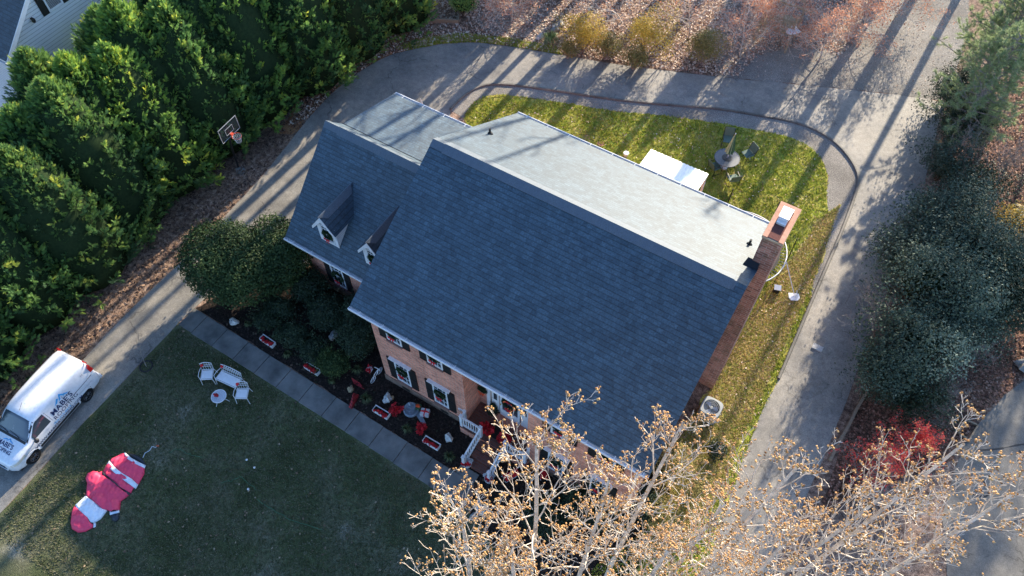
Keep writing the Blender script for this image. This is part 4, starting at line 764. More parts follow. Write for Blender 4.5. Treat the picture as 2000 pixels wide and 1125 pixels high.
for i, (px, py, r, lb) in enumerate([(715, 778, .32, 'strappy green tuft between the red lattice ornaments and the walk'), (698, 722, .3, 'green tuft beside the white garden bicycle'), (562, 692, .25, 'small tuft beside the walk between the leftmost two troughs'), (795, 838, .28, 'strappy tuft between the round red flower beds'), (878, 892, .3, 'tuft near the walk left of the porch steps'), (648, 745, .2, 'tuft under the round clipped shrub by the walk'), (484, 633, .2, 'bright green tuft beside the leftmost white rock')]):
    p = G(px, py, .1); blade_plant(lb, (p[0], p[1], .01), i + 60, r)
p = G(1075, 74, .3); blade_plant('green strap-leaved clump at the left end of the golden shrub row', (p[0], p[1], 0), 80, .75, 200, leafmat('yucca', [(.05, .09, .03), (.12, .19, .07), (.3, .36, .18)], .5, .2), .6, None, 'strap_leaf_plant')
# ---- golden shrubs behind the drive
for i, (px, py, rad, n, m, lb) in enumerate([
 (1140, 75, (1.3, 1.0, 1.25), 5200, GGOLD, 'orange-gold shrub at the left of the row behind the drive'),
 (1185, 95, (.9, .8, .9), 3200, GOLIV, 'olive shrub between the orange-gold and the yellow one'),
 (1265, 80, (1.5, 1.1, 1.45), 6200, GGOLD, 'tall yellow-gold shrub in the middle of the row behind the drive'),
 (1240, 118, (.9, .7, .8), 3000, GOLIV, 'low rusty shrub in front of the tall yellow one'),
 (1375, 100, (1.15, .95, 1.15), 5000, GOLIV, 'dark olive shrub at the right of the row beside the gravel'),
 (1110, 100, (.6, .5, .6), 1800, GOLIV, 'small green-orange shrub at the drive edge left of the row')]):
    p = G(px, py, rad[2] * .8); shrub('golden_shrub', lb, (p[0], p[1], 0), rad, n, .085, m, 70 + i, lumps=14, lump=.4, core=False, fill=.75, loosen=.1, group='shrub row behind the drive', stems=14, bark=BARKG)
p = G(905, 0, .9); shrub('green_shrub', 'green evergreen shrub at the top edge beside the raised bed', (p[0], p[1], 0), (1.05, .9, .9), 4200, .08, GCYP, 81, lumps=10, lump=.25)
# ---- right hand thicket
for i, (px, py, z, rad, n, m, lb, lf) in enumerate([
 (1835, 455, 1.6, (1.5, 1.5, 1.7), 8500, GBLUE, 'dark grey-green evergreen nearest the tree shadow on the drive', .12),
 (1810, 560, 1.8, (1.7, 1.6, 1.9), 9500, GBLUE, 'dark grey-green evergreen in the middle of the right thicket', .12),
 (1870, 620, 1.5, (1.4, 1.4, 1.5), 7000, GBLUE, 'grey-green evergreen towards the leafy clearing', .12),
 (1785, 680, 1.5, (1.3, 1.4, 1.6), 7500, GBLUE, 'dark evergreen in the thicket right of the paver on the drive', .12),
 (1770, 770, 1.0, (1.1, 1.1, 1.1), 5200, GDARK, 'low dark evergreen above the crimson shrub', .10),
 (1940, 520, 1.2, (1.2, 1.2, 1.3), 5200, GDARK, 'dark shrub at the right picture edge below the yellow bush', .11),
 (1890, 380, 1.0, (1.2, 1.0, 1.2), 4200, GDARK, 'dark shrub under the bare vines on the right', .11),
 (1840, 330, .8, (.9, .9, 1.0), 3400, GBLUE, 'grey-green shrub at the right drive edge below the pine', .11),
 (1760, 500, 1.3, (1.1, 1.3, 1.4), 6000, GBLUE, 'dark evergreen pressed against the right edge of the drive', .11),
 (1880, 510, 1.9, (1.6, 1.5, 1.8), 8500, GBLUE, 'tall dark evergreen at the heart of the right thicket', .12),
 (1730, 730, 1.2, (1.1, 1.2, 1.3), 5800, GBLUE, 'dark evergreen overhanging the timber edging', .11),
 (1940, 600, 1.1, (1.3, 1.2, 1.2), 5200, GDARK, 'dark undergrowth at the right edge above the leafy clearing', .11),
 (1985, 560, 1.1, (1.1, 1.2, 1.2), 4600, GDARK, 'dark undergrowth cut by the right picture edge', .11),
 (1870, 250, 1.2, (1.2, 1.1, 1.3), 5200, GDARK, 'dark green shrub under the pale pine', .10),
 (1860, 180, 1.0, (.9, 1.0, 1.0), 3600, GDARK, 'dark shrub at the right corner of the gravel yard', .10),
 (1965, 450, .7, (.8, .7, .8), 2200, GGOLD, 'yellow-leaved bush at the right picture edge', .09)]):
    p = G(px, py, z); shrub('thicket_shrub', lb, (p[0], p[1], 0), tuple(c * 1.12 for c in rad), int(n * 1.15), lf, m, 90 + i, lumps=22, lump=.62, fill=.45, loosen=.16, group='evergreens of the right hand thicket', stems=5, sprigs=int(150 * rad[0] * rad[1]), core=m is not GGOLD)
# soft pine reaching in from the right
def pine(label, loc, seed, H, R, nb, name='pine_tree', m=None, start=.25, K=34):
    q = np.random.default_rng(seed); t = thing(name, label, 'tree', loc); b = MB(); b.tube([(0, 0, 0), (.05, .03, H * .5), (0, 0, H)], [.2, .13, .02], 8); b.build('trunk', BARKG, t); paths = []; C, Dn = [], []
    for i in range(nb):
        h = start + (1 - start) * i / nb; az = i * 2.4 + q.uniform(-.3, .3); L = R * (1.15 - h) * q.uniform(.8, 1.15) + .3; p0 = np.array([0, 0, h * H]); d = np.array([math.cos(az), math.sin(az), .25]); P = [p0]
        for k in range(4): d = d + q.normal(0, .08, 3) + [0, 0, .06]; P.append(P[-1] + d / np.linalg.norm(d) * L / 4)
        P = np.array(P); paths.append((P, np.linspace(.035, .01, 5)))
        for k in range(11):
            f = q.uniform(1.0, 3.99); j = int(f); base = P[j] + (P[j + 1] - P[j]) * (f - j); dd = d + q.normal(0, .7, 3); dd /= np.linalg.norm(dd); e = base + dd * q.uniform(.2, .5); paths.append((np.array([base, (base + e) / 2, e]), np.array([.01, .007, .005]))); C.append(e); Dn.append(dd)
    V, F = rings(paths, 4); mesh_np('branches', V, F, BARKG, t); C = np.array(C); Dn = np.array(Dn); n = len(C)
    c = np.repeat(C, K, 0); d = np.repeat(Dn, K, 0) + q.normal(0, .62, (n * K, 3)); d /= np.linalg.norm(d, axis=1)[:, None]; s = np.cross(d, q.normal(0, 1, d.shape)); s /= np.linalg.norm(s, axis=1)[:, None]; L = q.uniform(.14, .27, (n * K, 1)); c = c - np.repeat(Dn, K, 0) * q.uniform(0, .22, (n * K, 1))
    V = np.stack([c - s * .009, c + s * .009, c + d * L], 1).reshape(-1, 3); mesh_np('needles', V, np.arange(len(V)).reshape(-1, 3), m or GPINE, t, tint=np.repeat(q.uniform(0, 1, n * K), 3)); return t
for (px, py, z, H, R, nb, lb) in [(1960, 120, 6.0, 7.5, 2.6, 70, 'pale green soft needled pine at the upper right edge'), (2000, 20, 6.0, 7.8, 3.0, 110, 'pale green pine at the top right corner'), (1905, 225, 2.2, 2.9, 1.3, 34, 'small pale green pine beside the drive at the upper right')]:
    p = G(px, py, z); pine(lb, (p[0], p[1], 0), int(px), H, R, nb, K=52)
# ---- tall bare trees of the foreground (crowns reach up towards the camera)
FG = 'bare trees with pale bark in the foreground'
def fg(px, py, z, H, seed, lb, r0=.10, rz=0., lean=(0, 0), **k):
    p = G(px, py, z); kw = dict(nch=(16, 5, 4, 2), ln=(.30, .54, .52, .50), start=.45, up=.7, wob=.08, ltop=True, ang=(48, 42, 44, 40)); kw.update(k)
    return bare_tree('bare_tree', lb, (p[0] - lean[0] * H, p[1] - lean[1] * H, 0), seed, H, r0, BARKP, pods=(.50, .028, 2), group=FG, rz=0., lean=lean, **kw)
fg(1065, 815, 18.0, 18.0, 101, 'bare pale tree whose limbs cross the porch and the front eave')
fg(1300, 850, 17.0, 17.0, 102, 'bare pale tree in front of the right front corner of the house')
fg(1560, 890, 17.0, 17.0, 103, 'bare pale tree over the lower end of the right hand drive')
fg(1850, 880, 17.5, 17.5, 104, 'bare pale tree with a straight trunk over the neighbouring drive')
fg(880, 1000, 16.0, 16.0, 105, 'low crowned bare tree at the bottom edge left of the porch')
fg(1180, 930, 16.0, 16.0, 106, 'densely twigged bare tree at the bottom centre')
fg(1410, 960, 15.5, 15.5, 107, 'densely twigged bare tree at the bottom edge beside the drive')
fg(1700, 960, 16.0, 16.0, 108, 'bare pale tree below the crimson shrub')
fg(1980, 985, 16.0, 16.0, 109, 'bare pale tree cut by the lower right picture edge')
fg(1310, 1060, 14.5, 14.5, 110, 'low bare tree at the bottom edge between house corner and drive', r0=.12)
fg(1560, 1060, 14.5, 14.5, 111, 'low bare tree at the bottom edge on the right of the drive', r0=.12)
fg(1010, 1070, 14.5, 14.5, 112, 'low bare tree at the bottom edge below the porch steps', r0=.12)
# ---- bare trees at the top with some rusty leaves
TG = 'bare trees along the top edge'
for (px, py, H, sd, lf, lb) in [(1600, 118, 3.3, 121, .75, 'bare tree with rusty orange leaves right of the wooden play tower'), (1680, 85, 3.2, 122, .8, 'rusty leaved tree at the top between play tower and gravel'), (1445, 110, 3.4, 123, .5, 'thin bare tree with a few orange leaves left of the play tower'), (1345, 75, 3.4, 124, .25, 'bare grey tree at the top above the golden shrubs'), (1215, 45, 3.2, 125, .15, 'bare grey tree at the top edge above the orange-gold shrub'), (1000, 40, 2.8, 126, .4, 'small bare tree above the gravel patch'), (1530, 80, 3.4, 127, .65, 'bare tree with orange leaves behind the wooden play tower'), (1745, 40, 3.4, 128, .6, 'rusty leaved tree at the top edge beside the gravel yard')]:
    p = G(px, py, 0); bare_tree('bare_tree', lb, (p[0], p[1], 0), sd, H, .05, BARKP, leafs=(lf * .8, 4, .10, .11, GORNG), group=TG, nch=(18, 6, 4, 2), ln=(.80, .55, .55, .5), start=.12, up=.12, ang=(74, 48, 46, 40), wob=.14)
# thin bare brush over the right thicket
for i, (px, py, z, H, lb) in enumerate([(1905, 300, 2.5, 3.2, 'tangle of bare grey stems below the pine on the right'), (1950, 350, 2.5, 3.3, 'bare grey brush at the right picture edge'), (1985, 300, 2.5, 3.4, 'bare brush cut by the right picture edge below the pine'), (1925, 440, 2.2, 3.0, 'bare stems left of the tan boulder'), (1900, 700, 1.4, 2.0, 'bare stems at the leafy clearing'), (1760, 640, 2.6, 3.2, 'thin bare stems poking out of the evergreens beside the drive'), (1880, 395, 2.0, 2.8, 'bare stems rising among the dark shrubs on the right'), (1960, 240, 2.4, 3.0, 'bare brush under the pale pine'), (1860, 740, 1.5, 2.2, 'bare brush above the crimson shrub'), (1800, 800, 1.2, 1.8, 'bare twiggy bush between the thicket and the timber edging')]):
    p = G(px, py, z); bare_tree('bare_shrub', lb, (p[0], p[1], 0), 140 + i, H, .035, BARKG, group='bare brush of the right hand thicket', cat='shrub', nch=(16, 6, 4), ln=(.75, .5, .5), start=.02, up=.5, ang=(40, 40, 40), wob=.2)
# crimson shrub
p = G(1735, 880, 1.2); bare_tree('crimson_shrub', 'crimson leaved shrub beside the lower end of the right hand drive', (p[0], p[1], 0), 151, 2.3, .05, BARKG, leafs=(.8, 4, .085, .06, GRED), cat='shrub', nch=(20, 6, 5), ln=(.75, .5, .5), start=.03, up=.35, ang=(55, 45, 45), wob=.2)
p = G(1800, 860, 1.2); bare_tree('crimson_shrub', 'brighter crimson shrub nearest the small timber frame', (p[0], p[1], 0), 152, 2.1, .05, BARKG, leafs=(.85, 6, .085, .07, GRED), cat='shrub', nch=(16, 6, 5), ln=(.75, .5, .5), start=.03, up=.35, ang=(50, 45, 45), wob=.2)
p = G(1690, 920, 1.0); bare_tree('crimson_shrub', 'sparse rusty red shrub left of the bright crimson ones', (p[0], p[1], 0), 153, 1.7, .05, BARKG, leafs=(.5, 4, .08, .07, GRED), cat='shrub', nch=(16, 6, 5), ln=(.75, .5, .5), start=.03, up=.35, ang=(55, 45, 45), wob=.2)
# sapling in the front lawn with its edging ring
p = G(286, 716); t = bare_tree('sapling', 'leafless sapling in the front lawn near the driveway', (p[0], p[1], 0), 160, 1.7, .018, BARKG, cat='tree', nch=(9, 3), ln=(.5, .5), start=.3, up=.3, ang=(45, 40), lean=(-.15, .25))
b = MB(); b.tube([(p[0] + .27 * math.cos(a * .3), p[1] + .27 * math.sin(a * .3), .04) for a in range(22)], .035, 6); tag(b.build('tree_ring', flat('black_rubber', (.02, .02, .022), .6)), 'black edging ring around the sapling in the lawn', 'edging ring')
# ---- tall trees standing behind the picture: their trunks and crowns cast the long shadows on drive, lawn and roofs
BG = 'tall trees behind the yard, seen by their shadows'
SH = [(x, 25.1 + .61 * (x + 9.2) + 1.8 + (k * 1.7) % 3.3, H, r, 201 + k) for k, (x, H, r) in enumerate([(-13.2, 19, .25), (-12.3, 22, .25), (-11.4, 24, .32), (-10.5, 22, .22), (-9.4, 24, .32), (-8.1, 22, .28), (-6.8, 22, .34), (-5.6, 17, .22), (-4.4, 20, .25), (-3.2, 22, .22), (-1.3, 22, .24), (.9, 24, .28), (2.9, 22, .22), (10.4, 20, .34), (12.0, 18, .24), (14.4, 18, .26), (16.9, 18, .18)])]
tr = {}
for i, (x, y, H, r, sd) in enumerate(SH):
    k = i % 4
    if k not in tr:
        tr[k] = bare_tree('tall_tree', 'tall bare tree behind the yard, shadow number by its place from the left', (x, y, 0), sd, H, r, BARKG, group=BG, nch=(9, 4, 3, 2), ln=(.26, .5, .5, .5), start=.5, up=.5, ang=(50, 45, 45, 40), wob=.04, ltop=True); tr[k]['H'] = H; o = tr[k]
    else: o = dup(tr[k], (x, y, 0), i * 1.3, None, (r / .2 * .5 + .5, r / .2 * .5 + .5, H / tr[k]['H']))
    o['label'] = 'tall bare tree beyond the top edge, throwing a long shadow over the yard'
for k in tr.values(): del k['H']

for x, y, sc, lb in ((-10.2, 31.0, .98, 'tall evergreen beyond the top edge shading the bend of the drive'), (3.9, 41.0, (.55, .55, 1.05), 'tall evergreen beyond the top edge, left of the pair shading the patio table'), (7.3, 41.5, (.62, .62, 1.62), 'tall evergreen beyond the top edge, right of the pair shading the patio table'), (-12.7, 33.5, (.5, .5, 1.5), 'tall evergreen beyond the top edge shading the clay bank')):
    evergreen('evergreen_tree', lb, (x, y, 0), PR[1][0], PR[1][1], PR[1][2], PR[1][3], GCYP, 'evergreens beyond the top edge, seen by their shadows', rz=x, sc=sc)
pn = None
for x, y, lb in ((19.2, 47, 'high crowned pine beyond the frame whose crown shades the right drive'), (21.5, 45, 'high crowned pine beyond the frame shading the right thicket'), (24.5, 48, 'high crowned pine beyond the frame at the far right')):
    if pn is None: pn = pine(lb, (x, y, 0), 77, 20.5, 3.7, 75, start=.62, K=46); pn['group'] = 'high pines beyond the frame, seen by their shadows'
    else: dup(pn, (x, y, 0), x * 2, lb)
# ================================================================ VAN
def lerp(x, tab):
    for i in range(len(tab) - 1):
        if x <= tab[i + 1][0]:
            a, b = tab[i], tab[i + 1]; t = max(0, (x - a[0]) / (b[0] - a[0])); return a[1] + (b[1] - a[1]) * t
    return tab[-1][1]
VZT = [(0, .66), (.06, .80), (.22, .92), (.55, 1.02), (1.02, 1.13), (1.18, 1.22), (1.75, 1.70), (1.98, 1.80), (2.4, 1.86), (3.4, 1.88), (4.5, 1.85), (4.72, 1.79), (4.82, 1.62)]
VW = [(0, .50), (.04, .62), (.12, .76), (.35, .88), (.7, .91), (1.2, .925), (4.3, .925), (4.7, .90), (4.82, .86)]
def vsec(x):      # half section from sill to roof centre
    w_, zt = lerp(x, VW), lerp(x, VZT); zb = .28 if .1 < x < 4.7 else .34; belt = min(1.02, zt - .10); up = zt - belt; big = min(1, max(0, (up - .12) / .6))
    pts = [(w_ * .93, zb), (w_ * .99, zb + .12), (w_, (zb + belt) / 2), (w_ * .995, belt - .06), (w_ * .985, belt)]
    for f, k in ((.30, .055), (.60, .115), (.82, .175), (.94, .25), (.99, .38)): pts.append((w_ * (.985 - k * (.35 + .65 * big) * 1.0), belt + up * f))
    pts += [(w_ * .38, zt + .012), (0, zt + .018)]; return pts
VXS = [0, .03, .08, .15, .25, .4, .6, .8, 1.02, 1.1, 1.18, 1.35, 1.55, 1.75, 1.88, 2.0, 2.2, 2.5, 2.8, 3.1, 3.4, 3.7, 4.0, 4.3, 4.5, 4.62, 4.72, 4.78, 4.82]
NP = 12
fc, rc = G(68, 893, .33), G(170, 775, .33)
vdir = math.atan2(rc[1] - fc[1], rc[0] - fc[0]); WB = 3.04
# local frame: x from front bumper to rear, +y = side away from... ; here the visible side faces world +X
v0 = (fc[0] - math.cos(vdir) * .86, fc[1] - math.sin(vdir) * .86)
nx, ny = math.sin(vdir), -math.cos(vdir)          # outward normal of the visible side
v0 = (v0[0] - nx * .90, v0[1] - ny * .90, 0)
van = thing('van', 'white roofing company van with blue mountain logo parked on the driveway', 'van', (*v0[:2], .016), vdir)
VP = flat('van_white', (.78, .79, .81), .22, .6); VP.node_tree.nodes['Principled BSDF'].inputs['Coat Weight'].default_value = .6
VGL = glass(); VGL.name = 'van_glass'; VBK = flat('van_black_trim', (.018, .018, .02), .45)
def arch(x, z):      # wheel arch test on side: is the point inside an arch
    return any((x - c) ** 2 + (z - .33) ** 2 < .385 ** 2 for c in (.86, .86 + WB))
b = MB(); S = [vsec(x) for x in VXS]; vs = []
xs2 = sorted(set(VXS + [.5, .56, .68, .74, .92, .98, 1.24, 3.5, 3.56, 3.62, 3.8, 3.9, 4.1, 4.2, 4.25]))
S = [vsec(x) for x in xs2]
for i, x in enumerate(xs2):
    for s in (-1, 1):
        for (y, z) in S[i]: vs.append((x, s * y, z))
n2 = NP * 2; F = []
for i in range(len(xs2) - 1):
    for si, s in enumerate((-1, 1)):
        for k in range(NP - 1):
            a = i * n2 + si * NP + k; q4 = (a, a + 1, a + n2 + 1, a + n2); xm = (xs2[i] + xs2[i + 1]) / 2; zm = (S[i][k][1] + S[i][k + 1][1]) / 2
            if k < 3 and arch(xm, zm): continue
            F.append(q4 if s == 1 else q4[::-1])
for i in (0, len(xs2) - 1):
    ring = [i * n2 + k for k in range(NP)] + [i * n2 + NP + k for k in range(NP - 2, -1, -1)]; F.append(tuple(ring) if i == 0 else tuple(ring[::-1]))
b.add(vs, F); body = b.build('body', VP, van, smooth=True)
md = body.modifiers.new('w', 'WELD'); md.merge_threshold = .002
b = MB(); b.bb(.2, 4.65, -.80, .80, .22, .32); b.bb(.5, 4.3, -.62, .62, .3, .75); b.build('underbody', VBK, van)
def surf(x, zf, off=.006):       # point on the -y side (world +X) at height z
    P_ = vsec(x)
    for k in range(NP - 1):
        if P_[k][1] <= zf <= P_[k + 1][1]:
            t = (zf - P_[k][1]) / (P_[k + 1][1] - P_[k][1] + 1e-9); return P_[k][0] + (P_[k + 1][0] - P_[k][0]) * t + off
    return P_[-3][0] + off
def side_panel(name, poly_fn, x0, x1, m, par=van, nx_=10, nz=5, sides=(-1, 1), off=.007):
    b = MB()
    for s in sides:
        V = []
        for i in range(nx_ + 1):
            x = x0 + (x1 - x0) * i / nx_; za, zb = poly_fn(x)
            for j in range(nz + 1): z = za + (zb - za) * j / nz; V.append((x, s * surf(x, z, off), z))
        b.add(V, [(i * (nz + 1) + j, i * (nz + 1) + j + 1, (i + 1) * (nz + 1) + j + 1, (i + 1) * (nz + 1) + j) if s == 1 else ((i + 1) * (nz + 1) + j, (i + 1) * (nz + 1) + j + 1, i * (nz + 1) + j + 1, i * (nz + 1) + j) for i in range(nx_) for j in range(nz)])
    return b.build(name, m, par, smooth=True)
side_panel('door_window', lambda x: (1.06 + max(0, 1.55 - x) * .05, min(1.62, lerp(x, VZT) - .14)), 1.36, 2.25, VGL)
side_panel('door_handle', lambda x: (.95, .985), 2.02, 2.2, VP, off=.03)
side_panel('side_trim', lambda x: (.42, .56), 1.32, 3.48, VBK, off=.012)
side_panel('sill_trim', lambda x: (.28, .36), 1.3, 3.5, VBK, off=.004)
# sliding rail and panel seams
side_panel('slide_rail', lambda x: (1.06, 1.085), 3.05, 4.6, VBK, off=.004)
b = MB()
for xx in (1.3, 2.32, 3.2): 
    for s in (-1, 1):
        zz = [.5, .8, 1.02, 1.2, 1.4, 1.6] if xx > 1.4 else [.62, .8, 1.0]
        b.add([(xx + d_, s * surf(xx, z, .003), z) for z in zz for d_ in (0, .012)], [(2 * i, 2 * i + 1, 2 * i + 3, 2 * i + 2) for i in range(len(zz) - 1)])
b.build('panel_seam', VBK, van)
# windscreen on the slope of the front, follows the roof curve
def topz(x, y):
    P_ = vsec(x); y = abs(y)
    for k in range(NP - 1, 4, -1):
        if P_[k][0] <= y <= P_[k - 1][0]: t = (y - P_[k][0]) / (P_[k - 1][0] - P_[k][0] + 1e-9); return P_[k][1] + (P_[k - 1][1] - P_[k][1]) * t
    return P_[5][1]
def top_panel(name, x0, x1, yf, m, nx_=12, ny_=12, off=.008, par=van):
    b = MB(); V = []
    for i in range(nx_ + 1):
        x = x0 + (x1 - x0) * i / nx_; h = yf(x)
        for j in range(ny_ + 1): y = -h + 2 * h * j / ny_; V.append((x, y, topz(x, y) + off))
    b.add(V, [(i * (ny_ + 1) + j, (i + 1) * (ny_ + 1) + j, (i + 1) * (ny_ + 1) + j + 1, i * (ny_ + 1) + j + 1) for i in range(nx_) for j in range(ny_)]); return b.build(name, m, par, smooth=True)
ws = top_panel('windscreen', 1.13, 1.80, lambda x: .80 - (x - 1.13) * .13, VGL)
b = MB()
for s in (-1, 1):
    b.add([(x, s * y_ , topz(x, y_) + .004) for x in (1.1, 1.3, 1.5, 1.7, 1.83) for y_ in (.79 - (x - 1.13) * .13, .84 - (x - 1.13) * .13)], [(2 * i, 2 * i + 1, 2 * i + 3, 2 * i + 2) for i in range(4)])
for k, (yy, L_w) in enumerate(((-.5, .62), (.12, .55))):
    b.tube([(1.10, yy, topz(1.10, yy) + .03), (1.17, yy + L_w * .5, topz(1.17, yy + L_w * .5) + .025), (1.2, yy + L_w, topz(1.2, min(.8, yy + L_w)) + .02)], .009, 5)
b.build('wiper', VBK, van)
b = MB(); b.bb(1.38, 1.50, -.55, -.38, 1.48, 1.49); b.bb(1.42, 1.5, -.30, -.18, 1.52, 1.53)
top_panel('papers', 1.30, 1.44, lambda x: .02, WHT)
top_panel('cowl', 1.02, 1.12, lambda x: .78, VBK, nx_=3)
b = MB(); 
for s in (-1, 1): b.blob((1.36, s * 1.04, 1.10), (.10, .09, .11), 3, .05, n=10); b.tube([(1.38, s * .9, 1.05), (1.36, s * 1.02, 1.06)], .03, 6)
b.build('mirror', VBK, van, smooth=True)
b = MB(); b.tube([(1.98, .0, 1.82), (2.25, .0, 2.02)], .007, 5); b.build('antenna', VBK, van)
# roof ribs
b = MB()
for yy in (-.5, -.25, 0, .25, .5): b.add([(x, yy + d_, topz(x, yy) + h_) for x in (2.3, 3, 3.7, 4.4) for d_, h_ in ((-.02, .001), (0, .012), (.02, .001))], [(3 * i + j, 3 * i + 3 + j, 3 * i + 4 + j, 3 * i + 1 + j) for i in range(3) for j in range(2)])
b.build('roof_rib', VP, van, smooth=True)
# front
LMP = flat('headlamp_glass', (.75, .68, .55), .1, .8); TLR = flat('tail_lamp_red', (.55, .02, .02), .25, .6)
for s in (-1, 1):
    b = MB(); V = []
    for i in range(7):
        t = i / 6; x = .10 + .62 * t; y0 = lerp(x, VW) * .992 + .006
        for j in range(3): z = .70 + .10 * t + j * (.06 + .015 * t); V.append((x, s * (surf(x, z, .010)), z))
    b.add(V, [(3 * i + j, 3 * i + j + 1, 3 * i + 4 + j, 3 * i + 3 + j) for i in range(6) for j in range(2)]); b.build('headlight', LMP, van, smooth=True)
b = MB(); b.bb(-.02, .03, -.42, .42, .52, .70); b.bb(-.01, .05, -.5, .5, .36, .44); b.build('grille', VBK, van)
b = MB(); b.bb(-.05, .02, -.46, .46, .44, .52); b.build('bumper', VP, van)
# rear: doors, lamps (high on the pillars), bumper
for s in (-1, 1):
    b = MB(); b.box((4.80, s * .79, 1.34), (.05, .10, .42), ry=-.12); b.box((4.73, s * .845, 1.34), (.14, .03, .36)); b.box((4.80, s * .70, 1.69), (.05, .22, .035)); b.build('tail_light', TLR, van)
    b = MB(); b.bb(4.82, 4.84, s * .06, s * .72, 1.10, 1.55); b.build('rear_window', VGL, van)
b = MB(); b.bb(4.80, 4.92, -.82, .82, .34, .52); b.build('rear_bumper', VP, van)
b = MB(); b.bb(4.815, 4.835, -.008, .008, .55, 1.6); b.bb(4.82, 4.85, -.2, .2, .75, .9); b.build('rear_seam', VBK, van)
# wheels
TYR = flat('tyre', (.015, .015, .016), .8, .2); RIM = flat('dark_alloy', (.07, .07, .075), .3, .6, .6)
for cx in (.86, .86 + WB):
    for s in (-1, 1):
        w_ = thing  # each wheel: tyre with rim, spokes
        b = MB(); pr = [(.19, -.10), (.30, -.105), (.325, -.08), (.33, 0), (.325, .08), (.30, .105), (.19, .10)]
        k = 28; vs = [(cx + r * math.cos(2 * math.pi * a / k), s * .80 + y, .33 + r * math.sin(2 * math.pi * a / k)) for r, y in pr for a in range(k)]
        b.add(vs, [(i * k + a, i * k + (a + 1) % k, (i + 1) * k + (a + 1) % k, (i + 1) * k + a) for i in range(6) for a in range(k)]); wh = b.build('wheel', TYR, van, smooth=True)
        b = MB(); ring = [(cx + .185 * math.cos(2 * math.pi * a / k), s * (.80 + .03), .33 + .185 * math.sin(2 * math.pi * a / k)) for a in range(k)]; b.add(ring, [tuple(range(k))], 1)
        for a in range(10):
            an = 2 * math.pi * a / 10; b.tube([(cx, s * .885, .33), (cx + .195 * math.cos(an), s * .90, .33 + .195 * math.sin(an))], [.022, .014], 4)
        b.tube([(cx + .195 * math.cos(2 * math.pi * a / 24), s * .90, .33 + .195 * math.sin(2 * math.pi * a / 24)) for a in range(25)], .012, 5); b.tube([(cx, s * .86, .33), (cx, s * .91, .33)], .045, 8)
        b.build('rim', [RIM, VBK], wh)
# arch lips
b = MB()
for cx in (.86, .86 + WB):
    for s in (-1, 1):
        pts = [(cx + .40 * math.cos(a), s * (surf(cx + .40 * math.cos(a), .33 + .40 * math.sin(a), -.01)), .33 + .40 * math.sin(a)) for a in np.linspace(-.1, math.pi + .1, 17)]; b.tube(pts, .022, 5)
        pr = [(cx + .395 * math.cos(a), .33 + .395 * math.sin(a)) for a in np.linspace(-.1, math.pi + .1, 13)]; b.add([(x, s * y, z) for x, z in pr for y in (.62, .90)], [(2 * i, 2 * i + 1, 2 * i + 3, 2 * i + 2) for i in range(12)])
b.build('wheel_arch', VP, van, smooth=True)
# lettering
NAVY = flat('navy_print', (.012, .03, .10), .4); SKYB = flat('sky_blue_print', (.06, .38, .72), .4); GREYP = flat('grey_print', (.32, .34, .38), .4)
def side_text(name, body_, size, xc, zc, m, **k):      # on the visible side, reads from front to rear
    me = text_mesh(body_, size, 0, **k)
    for v in me.vertices: x, z = xc + v.co.x, zc + v.co.y; v.co = (x, -surf(x, z, .011), z)
    me.name = name; me.materials.clear(); me.materials.append(m); o = bpy.data.objects.new(name, me); COL.objects.link(o); o.parent = van; return o
side_text('lettering', "MABE'S", .34, 3.02, 1.24, NAVY, bold=.008, spacing=1.05)
side_text('lettering', "ROOFING", .27, 3.05, .98, NAVY, bold=.002, spacing=1.12)
side_text('lettering', "704-315-6613", .17, 2.72, .80, SKYB, bold=.003)
side_text('lettering', "WWW.MABESROOFING.COM", .19, 2.45, .655, NAVY, bold=.004, spacing=1.05)
side_text('lettering', "FREE ESTIMATES", .09, .93, .80, GREYP)
side_text('lettering', "LICENSED & INSURED", .08, 4.08, .84, GREYP)
def logo(fn, k=1.):          # two mountain peaks
    b = MB()
    for poly in ([(-.34, 0), (-.10, .24), (-.04, .16), (-.12, .10), (-.2, .02)], [(-.10, .0), (.08, .34), (.14, .22), (.06, .18), (.02, .06)], [(.08, .34), (.30, .04), (.20, .05), (.12, .16)], [(.12, .0), (.24, .16), (.40, 0), (.30, .0), (.23, .08)]):
        b.add([fn(x * k, z * k) for x, z in poly], [tuple(range(len(poly)))])
    return b.build('logo', SKYB, van)
logo(lambda x, z: (3.12 + x, -surf(3.12 + x, 1.40 + z * .85, .010), 1.40 + z * .85), 1.0)
side_text('emblem', "M", .16, 4.32, 1.42, GREYP)
for body_, sz, xx in (("MABE'S", .26, .70), ("ROOFING", .20, .48)):
    me = text_mesh(body_, sz, 0, bold=.004)
    for v in me.vertices: x, y = xx + v.co.y, -v.co.x * -1.; v.co = (x, -v.co.x * -1. if False else y * 1., topz(x, y) + .010)
    # seen from the front: text runs towards world +X, its top towards the windscreen
    for v in me.vertices: v.co.y = -v.co.y
    me.name = 'bonnet_lettering'; me.materials.clear(); me.materials.append(NAVY); o = bpy.data.objects.new('bonnet_lettering', me); COL.objects.link(o); o.parent = van
logo(lambda x, z: (.84 + z * .5, -x, topz(.84 + z * .5, x) + .010), .75)
b = MB(); b.bb(.62, .9, -.88, -.86, 0, 0.01)
